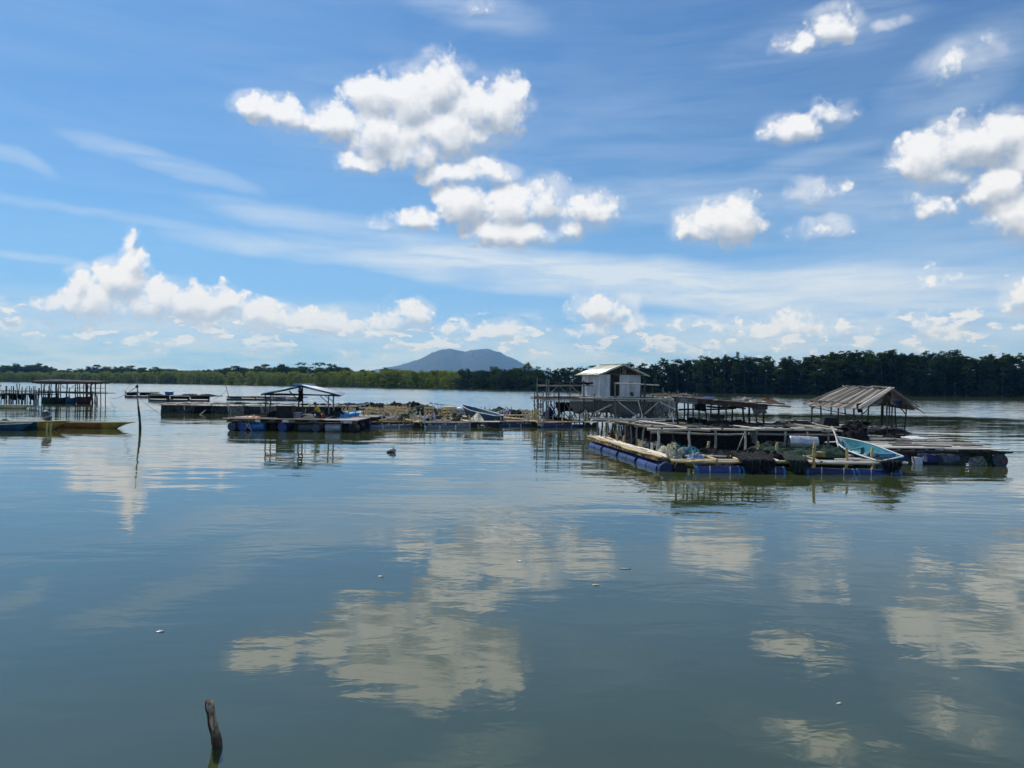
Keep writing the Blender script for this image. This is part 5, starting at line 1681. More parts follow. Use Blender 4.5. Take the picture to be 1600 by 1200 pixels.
def white_hut():
    zd = ZP + .09
    A = Vector((.93, .37, 0)).normalized()         # along the front wall, to the right and back
    B = Vector((-.37, .93, 0)).normalized()        # depth
    fl = P2(937, 60.6, zd)                         # front left corner
    W = 3.30; D = 3.0; H = 1.80; pk = .74
    # find the width that ends at pixel 1000
    for w in [2.5 + .02 * i for i in range(80)]:
        q = fl + A * w
        d = q - Vector((0, 0, CAM_H))
        inv = CM.transposed() @ d
        if 800 + FPX * inv.x / -inv.z >= 999.5:
            W = w; break
    K = Kit('white_hut', 'white walled hut with a pale tin gable roof and an open dark door', 'hut', fl + A * W / 2 + B * D / 2)
    def P(u, v, z): return fl + A * u + B * v + Vector((0, 0, z))
    T = .04
    def wall_box(name, u0, u1, v0, v1, z0, z1, mat, parent=None):
        V = [P(u0, v0, z0), P(u1, v0, z0), P(u1, v1, z0), P(u0, v1, z0), P(u0, v0, z1), P(u1, v0, z1), P(u1, v1, z1), P(u0, v1, z1)]
        F = [(3, 2, 1, 0), (4, 5, 6, 7), (0, 1, 5, 4), (1, 2, 6, 5), (2, 3, 7, 6), (3, 0, 4, 7)]
        return K.mesh(name, V, F, mat, parent=parent)
    d0 = W * .265; d1 = W * .475
    # front wall panels
    wall_box('wall_panel', 0.0, d0, 0, T, 0, H, 'white_paint')
    wall_box('wall_panel', d1, d1 + (W - d1) * .5 - .006, 0, T, 0, H, 'white_paint')
    wall_box('wall_panel', d1 + (W - d1) * .5 + .006, W, 0, T, 0, H, 'white_paint')
    # side walls of three panels, back wall
    for k in range(3):
        a = T + .01 + k * (D - T) / 3; b = a + (D - T) / 3 - .012
        wall_box('wall_panel', 0, T, a, b, 0, H, 'white_paint')
        wall_box('wall_panel', W - T, W, a, b, 0, H, 'white_paint')
    wall_box('wall_panel', T + .01, W - T - .01, D - T, D, 0, H, 'white_paint')
    fr = wall_box('door_frame', d0 - .05, d0, -.02, T + .02, 0, H, 'plank_grey')
    wall_box('door_jamb', d1, d1 + .05, -.02, T + .02, 0, H, 'plank_grey', fr)
    wall_box('door_lintel', d0 + .003, d1 - .003, -.02, T + .02, H - .07, H, 'plank_grey', fr)
    # door leaf swung inward
    dl = K.mesh('door', [P(d0 + .01, T + .03, .02), P(d0 + .01, T + .75, .02), P(d0 + .01, T + .75, H - .1), P(d0 + .01, T + .03, H - .1),
                    P(d0 + .05, T + .03, .02), P(d0 + .05, T + .75, .02), P(d0 + .05, T + .75, H - .1), P(d0 + .05, T + .03, H - .1)],
                [(0, 1, 2, 3), (7, 6, 5, 4), (0, 4, 5, 1), (1, 5, 6, 2), (2, 6, 7, 3), (3, 7, 4, 0)], 'plank_dark')
    wall_box('floor', .05, W - .05, .05, D - .05, -.03, .0, 'plank_dark')
    for u in (-.03, W - .03):
        for v in (-.03, D - .03):
            wall_box('corner_post', u, u + .06, v, v + .06, 0, H + .02, 'white_trim')
    # gable triangle of dark boards
    mid = W / 2
    n = 9
    for k in range(n):
        u0 = W * k / n + .01; u1 = W * (k + 1) / n - .01
        h0 = max(.02, pk * (1 - abs(u0 - mid) / mid) - .05); h1 = max(.02, pk * (1 - abs(u1 - mid) / mid) - .05)
        V = []
        for v in (.02, .05):
            V += [P(u0, v, H + .02), P(u1, v, H + .02), P(u1, v, H + h1), P(u0, v, H + h0)]
        K.mesh('gable_board', V, [(0, 1, 2, 3), (7, 6, 5, 4), (0, 4, 5, 1), (1, 5, 6, 2), (2, 6, 7, 3), (3, 7, 4, 0)], 'wood_dark' if k != 5 else 'plank_grey')
    K.pole(P(mid, -.05, H - .02), P(mid, -.05, H + pk - .05), .03, 'plank_grey', 'king_post')
    K.plank(P(-.35, -.06, H + .02), P(W + .35, -.06, H + .02), .05, .09, 'plank_dark', 'tie_beam')
    # roof sheets
    ov = .52; fo = .62
    def roof_side(s):
        e = -ov if s < 0 else W + ov
        slope = pk / mid
        ze = H + .06 - slope * ov * .62
        m = 5
        for k in range(m):
            v0 = -fo + (D + fo + .35) * k / m; v1 = -fo + (D + fo + .35) * (k + 1) / m + .03
            V = []; F = []; nn = 18
            for i in range(nn + 1):
                v = v0 + (v1 - v0) * i / nn
                w = .016 * sin(i / nn * 2 * pi * 4) + .010 * (k % 2)
                V += [P(e, v, ze + w), P((e + mid) / 2, v, (ze + H + pk) / 2 + .05 + w), P(mid, v, H + pk + .06 + w)]
            for i in range(nn):
                for j in range(2):
                    q = i * 3 + j; F.append((q, q + 3, q + 4, q + 1))
            o = K.mesh('roof_sheet', V, F, 'tin_pale', True)
            md = o.modifiers.new('thickness', 'SOLIDIFY'); md.thickness = .012
        K.plank(P(e, -fo, ze - .06), P(mid, -fo, H + pk - .0), .04, .10, 'tin_pale', 'barge_board', up=B)
        for v in (.3, D * .5, D - .2):
            K.pole(P(e, v, ze - .05), P(mid, v, H + pk - .02), .03, 'wood_dark', 'rafter')
    roof_side(-1); roof_side(1)
    K.plank(P(mid, -fo - .03, H + pk + .10), P(mid, D + .38, H + pk + .10), .26, .03, 'tin_pale', 'ridge_cap')
white_hut()
# ------------------------------------------------------------------ big bamboo raft on the right
def big_raft():
    rng = random.Random(41)
    A = at(925, 697); B = at(1036, 735)          # left edge, far to near
    C = at(1402, 741)                             # front right corner
    zd = .38
    D1 = (B - A); L1 = D1.length; D1.normalize()
    N1 = Vector((D1.y, -D1.x, 0))
    if N1.x < 0: N1 = -N1
    K = Kit('net_cage_raft', 'big bamboo net cage raft on blue floats in front of the long table frame', 'raft', (A + C) / 2)
    # left edge: four blue floats with bamboo decking on top
    n = 4
    for i in range(n):
        a = A + D1 * (L1 * i / n + .15); b = A + D1 * (L1 * (i + 1) / n - .15)
        o = K.pipe(a + Vector((0, 0, .02)), b + Vector((0, 0, .02)), .24, 'plastic_blue', 'plastic_blue')
        for t in (.5,):
            c = a.lerp(b, t)
            K.pipe(c - D1 * .04 + Vector((0, 0, .02)), c + D1 * .04 + Vector((0, 0, .02)), .246, 'plastic_navy', 'plastic_navy', 'float_rib')
        K.barrel(b + D1 * .12 + Vector((0, 0, .0)) - N1 * .0, b + D1 * .12 + N1 * .7, .22, 'black_plastic', 'barrel')
    m = 44
    for i in range(m):
        c = A + D1 * (L1 * (i + .5) / m)
        K.plank(c - N1 * .22 + Vector((0, 0, zd + .02)), c + N1 * .42 + Vector((0, 0, zd + .03)), L1 / m * .86, .10, 'plank_orange' if rng.random() < .6 else 'plank_dark', 'slat')
    for k, dv in enumerate((-.20, -.06, .10, .26, .42)):
        x = -.1
        while x < L1 - .5:
            ll = rng.uniform(2.5, 4.2)
            K.pole(A + D1 * x + N1 * dv + Vector((0, 0, zd + .12)), A + D1 * min(x + ll, L1 + .1) + N1 * (dv + rng.uniform(-.02, .02)) + Vector((0, 0, zd + .12)), .052, 'bamboo_yellow' if k < 2 else 'bamboo_pale', 'bamboo_pole')
            x += ll * .97
    # second edge strip inside, and cross walks
    front_a = at(1050, 737); front_b = C
    D2 = (front_b - front_a); L2 = D2.length; D2.normalize(); N2 = Vector((-D2.y, D2.x, 0))
    f = lambda u, v, z=0.0: front_a + D2 * u + N2 * v + Vector((0, 0, z))
    # front floats
    segs = [(.85, 2.5, 'plastic_blue'), (2.56, 4.15, 'plastic_navy'), (4.9, 6.7, 'plastic_navy'), (6.76, 8.4, 'plastic_blue')]
    for a, b, m_ in segs:
        o = K.pipe(f(a, rng.uniform(-.05, .05), .0 + rng.uniform(-.03, .04)), f(b, rng.uniform(-.05, .05), .0 + rng.uniform(-.03, .04)), .21, m_, 'plastic_azure')
        for t in (.3, .75):
            u = a + (b - a) * t
            K.box(f(u, -.235, .13), (.03, .03, .24), 'rope_pale', 'rope_tie')
    K.barrel(f(-.2, .1, .08), f(-.2, .9, .08), .26, 'plastic_navy', 'barrel'); K.barrel(f(.35, .1, .08), f(.35, .9, .08), .26, 'black_plastic', 'barrel')
    for row, v in enumerate((0.0, .18, .36)):
        for a, b in ((0, 1.3), (.9, 4.6), (4.4, 5.4), (5.0, 8.7)):
            if row == 0 and (a, b) == (0, 1.3): b = 1.2
            K.pole(f(a, v, .40 + .01 * row), f(b, v, .40 + rng.uniform(-.02, .03)), .05, rng.choice(('bamboo_yellow', 'bamboo_pale')), 'bamboo_pole')
    for i in range(8):
        u = rng.uniform(.9, 8.4)
        K.pole(f(u, -.1, .44), f(u + rng.uniform(-.2, .2), 3.6, .44), .05, rng.choice(('bamboo_pale', 'bamboo_yellow', 'bamboo_grey')), 'cross_pole')
    for i in range(12):
        u = rng.uniform(.4, 8.6); v = rng.uniform(.3, 3.4)
        K.pole(f(u, v, .46), f(u + rng.uniform(.8, 2.2), v + rng.uniform(-.5, .5), .48), .045, rng.choice(('bamboo_pale', 'plank_pale', 'bamboo_yellow')), 'loose_pole')
    for u in (5.25, ):
        K.pole(f(u, -.05, -.1), f(u, -.05, 1.15), .07, 'bamboo_yellow', 'peg')
    for u, v in ((.05, .9), (.22, 1.1), (2.0, 2.6), (4.1, 3.0), (4.7, 2.4), (6.6, .4), (7.7, .6)):
        K.pole(f(u, v, .1), f(u, v, .95), .065, 'bamboo_yellow', 'peg')
    for t in (.30, .42, .62, .66, .78, .96, .99):
        c = A + D1 * (L1 * t) + N1 * .35
        K.pole(c + Vector((0, 0, 0)), c + Vector((0, 0, .85)), .065, rng.choice(('bamboo_yellow', 'bamboo_pale')), 'peg')
    return A, D1, L1, N1, f, L2
BR = big_raft()

def table_frame():
    """the raised pole frame covered with nets behind the front cages"""
    rng = random.Random(43)
    zt = 1.27
    def at_t(px, py): return at(px, py, zt)
    FL_ = at_t(1000, 671); FR = at_t(1330, 671.5 + 4)   # front edge of the top
    FL_ = P2(1018, 33.6, zt); FR = P2(1420, 32.8, zt)
    BL = P2(934, 40.5, zt); BRt = P2(1450, 43.0, zt)
    ML = P2(955, 39.0, zt)
    K = Kit('long_table_frame', 'long raised frame of poles hung with dark nets, standing on the big raft', 'frame', P2(1180, 36, 0))
    edge_front = lambda t: FL_.lerp(FR, t)
    # front posts
    for px in (1029, 1078, 1118, 1165, 1184, 1228, 1262, 1296):
        K.pole(P2(px + rng.uniform(-1, 1), 32.9, .40), P2(px + rng.uniform(-1, 1), 32.95, zt), .058, 'bamboo_grey' if px not in (1029, 1078, 1165) else 'bamboo_pale', 'post')
    # left slanted side posts
    for t in [i / 9 for i in range(10)]:
        a = BL.lerp(P2(1018, 33.3, zt), t)
        K.pole((a.x + rng.uniform(-.1, .1), a.y, .3), (a.x, a.y, zt), .05, rng.choice(('bamboo_grey', 'wood_dark', 'bamboo_grey')), 'post')
        if rng.random() < .7:
            K.pole((a.x + rng.uniform(.6, 1.6), a.y, .2), (a.x + rng.uniform(.6, 1.4), a.y, zt), .045, 'wood_dark', 'post')
    # top rails
    def rail(px0, Y0, px1, Y1, mat, r=.055, dz=0.0):
        K.pole(P2(px0, Y0, zt + dz), P2(px1, Y1, zt + dz + rng.uniform(-.05, .03)), r, mat, 'rail')
    rail(1012, 33.0, 1110, 33.0, 'bamboo_pale', .06, .04); rail(1096, 33.1, 1180, 32.9, 'bamboo_pale', .055, .05); rail(1170, 33.2, 1300, 33.0, 'bamboo_pale', .06, .05); rail(1285, 33.1, 1318, 32.9, 'bamboo_pale', .055, .04)
    rail(1018, 33.1, 1165, 33.1, 'bamboo_grey', .05, -.10); rail(1170, 33.1, 1310, 33.1, 'bamboo_grey', .05, -.12)
    for Y in (34.4, 35.4, 36.4, 37.4, 38.4, 39.2):
        l = BL.lerp(FL_, (40.5 - Y) / 7.0).x
        x = l
        xr = P2(1316, Y, 0).x
        while x < xr - 1:
            ll = rng.uniform(3, 5.5)
            K.pole((x, Y + rng.uniform(-.15, .15), zt + rng.uniform(0, .06)), (min(x + ll, xr), Y + rng.uniform(-.15, .15), zt + rng.uniform(0, .06)), .05, rng.choice(('bamboo_pale', 'bamboo_grey', 'plank_pale', 'wood_dark')), 'rail')
            x += ll * .93
    # long poles running back, and slanting ones at the left corner
    for px, px2 in ((955, 1010), (975, 1035), (1000, 1075), (1040, 1130), (1090, 1190), (1130, 1240), (1180, 1290), (1220, 1340), (1270, 1380)):
        K.pole(P2(px, 39.4, zt + .08), P2(min(px2, 1310), 32.9, zt + .09), .05, rng.choice(('bamboo_grey', 'bamboo_pale', 'wood_dark')), 'long_pole')
    for a, b in (((928, 40.8), (1040, 39.6)), ((940, 40.4), (1070, 38.4)), ((952, 39.5), (1060, 36.6)), ((960, 38.8), (1098, 36.4)), ((985, 36.8), (1040, 39.5)), ((1000, 35.2), (1100, 34.4)), ((965, 38.2), (1020, 34.4))):
        K.pole(P2(a[0], a[1], zt + .06), P2(b[0], b[1], zt + .12), .048, rng.choice(('bamboo_pale', 'bamboo_grey', 'bamboo_grey')), 'long_pole')
    # dark nets hanging all round below the top
    def curtain(p, q, z0, z1, mat, nm='net_curtain', seed=0):
        K.sheet(nm, [up(p, z1), up(q, z1), up(q, z0), up(p, z0)], mat, 14, 6, .03, .10, seed)
    edge = [1020, 1075, 1120, 1165, 1200, 1250, 1285, 1316]
    for i in range(len(edge) - 1):
        curtain(P2(edge[i], 33.9, 0), P2(edge[i + 1], 33.9, 0), .25, zt, 'net_black', seed=i)
    for i in range(5):
        a = BL.lerp(FL_, i / 5) + Vector((1.5, 0, 0)); b = BL.lerp(FL_, (i + 1) / 5) + Vector((1.5, .2, 0))
        curtain(a, b, .1, zt - .02, 'net_black', seed=20 + i)
    for Y in (36.6, 39.2):
        for i in range(4):
            x0 = P2(985, Y, 0).x + i * 2.75
            K.sheet('net_curtain', [(x0, Y, zt), (x0 + 3.05, Y, zt), (x0 + 3.05, Y, .15), (x0, Y, .15)], 'net_black', 8, 4, .04, .12, 40 + i)
    # net tops
    for i in range(4):
        for j in range(2):
            x0 = P2(1045, 36, 0).x + i * 2.0; y0 = 34.2 + j * 2.4
            K.sheet('net_cover', [(x0, y0, zt + .03), (x0 + 2.05, y0, zt + .03), (x0 + 2.05, y0 + 2.65, zt + .03), (x0, y0 + 2.65, zt + .03)], rng.choice(('net_black', 'net_green', 'net_black')), 8, 8, .16, .14, 60 + i * 3 + j)
    # grey rag and dangling line
    K.sheet('hanging_rag', [P2(1172, 32.8, 1.22), P2(1184, 32.8, 1.2), P2(1182, 32.8, .72), P2(1176, 32.8, .8)], 'cloth_grey', 6, 6, 0, .12, 3)
    K.pole(P2(1165, 32.7, 1.2), P2(1152, 32.4, .45), .03, 'bamboo_grey', 'brace')
    return zt
ZT = table_frame()

def table_things():
    specs = [  # px, Y, z, rx, ry, h, mat, label
     (1150, 36.0, ZT, 1.55, .9, .30, 'net_black', 'wide low black net heap on the table frame under the low roof'),
     (1125, 34.5, ZT, .8, .5, .22, 'net_black', 'black net heap on the front of the table frame below the rolled mats'),
     (1062, 38.2, ZT, 1.5, .7, .22, 'net_green', 'teal green net heap on the table frame left of the low roof'),
     (1092, 38.6, ZT, 1.1, .7, .25, 'net_green', 'green net heap on the table frame under the left of the low roof'),
     (1215, 37.5, ZT, 1.2, .6, .16, 'wood_dark', 'brown net heap between the two roofs on the table frame'),
     (1246, 38.5, ZT, 1.0, .5, .2, 'net_black', 'dark net heap just left of the plank roofed shelter'),
     (1330, 39.5, .75, .9, .5, .50, 'tarp_navy', 'navy bundle on the table frame in front of the plank roofed shelter'),
     (1335, 36.5, .70, .8, .6, .75, 'net_black', 'tall black bundle above the bow of the turquoise boat'),
     (1210, 33.2, .45, 1.1, .6, .35, 'net_green', 'dark green net heap left below the steel drum'),
     (1228, 31.2, .42, 1.5, .9, .30, 'net_green', 'widest dark green net heap under the steel drum'),
     (1290, 31.0, .42, 1.25, .8, .42, 'net_green', 'olive net heap between the steel drum and the turquoise boat'),
     (1180, 30.3, .40, .9, .5, .30, 'net_black', 'black net heap overhanging the right of the front blue float'),
     (1140, 30.0, .42, 1.1, .5, .24, 'net_black', 'largest black net heap sliding off the front of the big raft'),
     (1160, 29.2, .15, 1.0, .45, .42, 'net_black', 'black net drooping down over the front blue float'),
     (1110, 31.0, .45, .8, .5, .25, 'net_black', 'small black net heap right of the blue ropes'),
     (1215, 29.8, .38, .8, .45, .30, 'net_black', 'black net heap left of the tall yellow peg'),
     (1047, 30.6, .42, .50, .38, .50, 'net_cream', 'cream net heap at the corner of the big raft'),
     (1063, 30.4, .44, .45, .34, .42, 'net_cream', 'pale green net coil right of the cream heap'),
     (1078, 30.3, .42, .55, .35, .34, 'net_teal', 'teal rope heap right of the pale green coil'),
     (1056, 29.4, .32, .30, .22, .22, 'rope_blue', 'blue rope coil hanging below the pale green net'),
     (1089, 29.0, .28, .42, .26, .40, 'rope_blue', 'bright blue rope tangle above the front blue float'),
     (1000, 36.0, .50, .9, .4, .20, 'net_black', 'dark net heap inside the left edge of the big raft'),
     (1018, 33.6, .50, .7, .35, .22, 'net_grey', 'grey net heap inside the left edge nearest the corner'),
     (960, 38.8, .50, .5, .3, .25, 'wood_red', 'reddish brown net bundle near the far end of the left edge'),
     (1365, 43.0, .75, 1.7, .9, .42, 'net_grey', 'grey brown net mound under the plank roofed shelter'),
     (1345, 44.5, .75, 1.0, .7, .5, 'net_black', 'black bundle under the left of the plank roofed shelter'),
     (1395, 41.5, .75, 1.0, .6, .22, 'wood_dark', 'brown net pile at the right foot of the plank roofed shelter'),
    ]
    for i, (px, Y, z, rx, ry, h, m, lab) in enumerate(specs):
        sm = {'net_cream': 'net_teal', 'net_teal': 'rope_blue', 'rope_blue': 'rope_pale', 'net_black': None}.get(m)
        heap('net_heap', lab, P2(px, Y, z), rx, ry, h, m, 200 + i, strands=14 if rx < .5 else 6, smat=sm, lumps=1.2)
    # steel drum
    a = P2(1234, 32.9, .84); b = P2(1279, 32.7, .80)
    K = Kit('steel_drum', 'pale steel drum lying on the dark green nets', 'drum', (a + b) / 2)
    K.barrel(a, b, .27, 'steel_drum', 'drum_shell')
    K.put('drum_end_shade', shared('cap', cap_build, 'plastic_slate'), Matrix.LocRotScale(a - (b - a).normalized() * .01, (b - a).to_track_quat('Z', 'Y'), Vector((.245, .245, .02))))  # dark disc puts the shade of the drum's left end into its colour
    # rolled mats under the low roof
    for i, (z, lab) in enumerate(((.10, 'lowest rolled mat of the stack under the low roof'), (.26, 'middle rolled mat of the stack under the low roof'), (.42, 'topmost rolled mat of the stack under the low roof'))):
        c = P2(1119 + i, 36.8, ZT + z + .05)
        K = Kit('rolled_mat', lab, 'rolled mat', c, None)
        K.pole(c - Vector((.42 - .05 * i, 0, 0)), c + Vector((.42 - .03 * i, .1, 0)), .09, ('wood_dark', 'plank_grey', 'wood_dark')[i], 'roll', kind='pipe')
    # white stool and little white things on the far side
    c = P2(1080, 39.0, ZT + .02)
    K = Kit('white_box', 'small white open box under the left of the low roof', 'box', c)
    K.box(c + Vector((0, 0, .32)), (.50, .3, .05), 'plastic_white', 'lid')
    for s in (-1, 1): K.box(c + Vector((s * .22, 0, .15)), (.04, .28, .30), 'plastic_white', 'side_panel')
    K.box(c + Vector((0, .13, .15)), (.42, .03, .30), 'plastic_grey', 'back_panel')
    a = P2(1054, 36.5, ZT + .10); 
    K = Kit('white_stick', 'short white stick lying on the teal green nets', 'stick', a)
    K.pole(a, a + Vector((-.10, 0, .45)), .03, 'plastic_white', 'stick_shaft')
    # leaning pole by the boat bow
    a = P2(1315, 31.3, .55); b = P2(1303, 32.5, 1.35)
    K = Kit('leaning_paddle', 'pale wooden pole leaning on the bow of the turquoise boat', 'pole', a)
    K.pole(a, b, .045, 'bamboo_pale', 'pole_shaft'); K.plank(b, b + (b - a) * .22, .09, .02, 'bamboo_pale', 'blade', up=Vector((0, 1, 0)))
    # black hood
    c = P2(1296, 37.5, ZT)
    K = Kit('black_bin', 'black trapezoid crate at the left posts of the plank roofed shelter', 'crate', c)
    V = []
    for z, w in ((0, .42), (.42, .30)):
        V += [c + Vector((-w, -.25, z)), c + Vector((w, -.25, z)), c + Vector((w, .25, z)), c + Vector((-w, .25, z))]
    K.mesh('crate_body', V, [(3, 2, 1, 0), (0, 1, 5, 4), (1, 2, 6, 5), (2, 3, 7, 6), (3, 0, 4, 7)], 'black_plastic')
    K.box(c + Vector((0, 0, .44)), (.64, .54, .04), 'black_plastic', 'lid')
    c = P2(1338, 34.0, .95)
    # white crate beside the boat
    c = P2(1303, 33.0, .50)
    K = Kit('white_board', 'small white boards on the raft right of the steel drum', 'boards', c)
    K.plank(c + Vector((-.5, 0, .08)), c + Vector((.35, .1, .08)), .3, .03, 'plank_pale', 'board'); K.plank(c + Vector((-.2, .3, .30)), c + Vector((.45, .3, .34)), .25, .03, 'plastic_white', 'board')
    c = P2(1284, 29.9, .52)
    K = Kit('yellow_tub', 'small yellow tub on the front right bamboo of the big raft', 'tub', c)
    V, F = lathe([(.12, 0), (.17, .14), (.18, .15)], 12); K.mesh('tub_body', [Vector(v) + c for v in V], F, 'bamboo_yellow', True)
    V, F = lathe([(.165, .10), (.165, .12)], 12); K.mesh('tub_contents', [Vector(v) + c for v in V], F, 'plank_orange', True)
table_things()

def low_roof():
    rng = random.Random(47)
    K = Kit('low_roof', 'low flat roof piled with nets on dark posts, left of the plank roofed shelter', 'shelter', P2(1130, 39, ZT))
    Yf, Yb = 36.6, 39.3
    def zr(px, Y): return Zat(px, 622 + (px - 1050) * .083, Yf) 
    for px, Y, ty in ((1058, Yf, 0), (1069, Yb, 0), (1074, Yf + 1, 0), (1084, Yf + .3, 0), (1093, Yf, 0), (1102, Yb, 0), (1112, Yb, 0), (1124, Yf, 0), (1134, Yb, 0), (1144, Yb - .5, 0), (1161, Yf, 0), (1171, Yf - .2, 0), (1181, Yf, 0), (1194, Yf + .2, 0)):
        K.pole(P2(px + rng.uniform(1, 3), Y, ZT - .4), P2(px, Y, zr(px, Y)), .062 if px in (1058, 1161, 1171, 1124) else .045, 'wood_dark', 'post')
    for px0, px1, y0, y1, Y in ((1052, 1235, 621.5, 635.5, Yf), (1056, 1195, 622.5, 634, Yf + 1.2), (1090, 1225, 622, 630.5, Yb), (1060, 1150, 640, 638, Yf + .4), (1104, 1165, 635, 638.5, Yb)):
        K.pole(atd(px0, y0, Y), atd(px1, y1, Y), .05, 'wood_dark', 'beam')
    K.pole(atd(1190, 631, Yf - .3), atd(1236, 635, Yf - .3), .05, 'bamboo_pale', 'beam')
    K.pole(atd(1180, 628, Yf + .6), atd(1226, 631.5, Yf + .6), .045, 'bamboo_grey', 'beam')
    # roof boards laid front to back along the slope
    n = 22
    for i in range(n):
        px = 1054 + 146 * i / (n - 1)
        a = P2(px, Yf - .5, zr(px, Yf) + .06); b = P2(px + 2 + 14 * 0, Yb + .4, zr(px, Yf) + .10 + rng.uniform(-.02, .03))
        K.plank(a, b, .30, .05, rng.choice(('wood_dark', 'plank_dark', 'wood_dark', 'plank_grey')), 'roof_board')
    for i in range(7):
        px = 1054 + 146 * i / 7
        K.sheet('roof_fringe', [P2(px, Yf - .52, zr(px, Yf) + .06), P2(px + 21, Yf - .52, zr(px + 21, Yf) + .06), P2(px + 21, Yf - .5, zr(px + 21, Yf) - .12 - rng.random() * .1), P2(px, Yf - .5, zr(px, Yf) - .14)], 'wood_dark', 6, 3, 0, .05, i)
    K.sheet('roof_flap', [atd(1056, 621, Yf - .55), atd(1090, 624, Yf - .55), atd(1090, 632, Yf - .55), atd(1056, 629, Yf - .55)], 'cloth_grey', 8, 4, 0, .05, 9)
    K.sheet('black_curtain', [atd(1084, 624, Yf - .4), atd(1103, 626, Yf - .4), atd(1102, 643, Yf - .4), atd(1085, 641, Yf - .4)], 'net_black', 8, 6, 0, .08, 10)
    K.sheet('grey_rag', [atd(1172, 634, Yf - .4), atd(1198, 636, Yf - .4), atd(1197, 647, Yf - .4), atd(1180, 651, Yf - .4)], 'cloth_grey', 10, 8, 0, .22, 11, ragged=.3)
    for px, ty in ((1059, 610), (1068, 614), (1072, 614), (1085, 614), (1090, 614.5)):
        K.pole(P2(px, Yb, zr(px, Yb)), atd(px, ty, Yb), .04, 'bamboo_pale' if px in (1068, 1072) else 'bamboo_grey', 'roof_peg')
    for i, (px, y, Y, rx, ry, h, m, lab) in enumerate(((1112, 624, 38.5, 1.0, .5, .14, 'tarp_navy', 'flat blue grey tarp heap on the low roof, left of the others'), (1126, 626, 38.2, .6, .4, .20, 'net_green', 'dark green net heap on the middle of the low roof'),
               (1159, 629, 38.6, .65, .4, .30, 'net_grey', 'round grey brown net heap on the low roof'), (1197, 632, 38.4, .65, .4, .34, 'wood_red', 'reddish dark net heap on the right end of the low roof'), (1184, 631, 37.9, .5, .3, .18, 'cloth_cream', 'pale cloth on the low roof beside the reddish heap'),
               (1047, 621, 39, 1.2, .5, .16, 'wood_dark', 'brown brush pile at the left end of the low roof'))):
        heap('net_heap', lab, P2(px, Y, zr(px, Y) + .12), rx, ry, h * .6, m, 300 + i, strands=5)
low_roof()

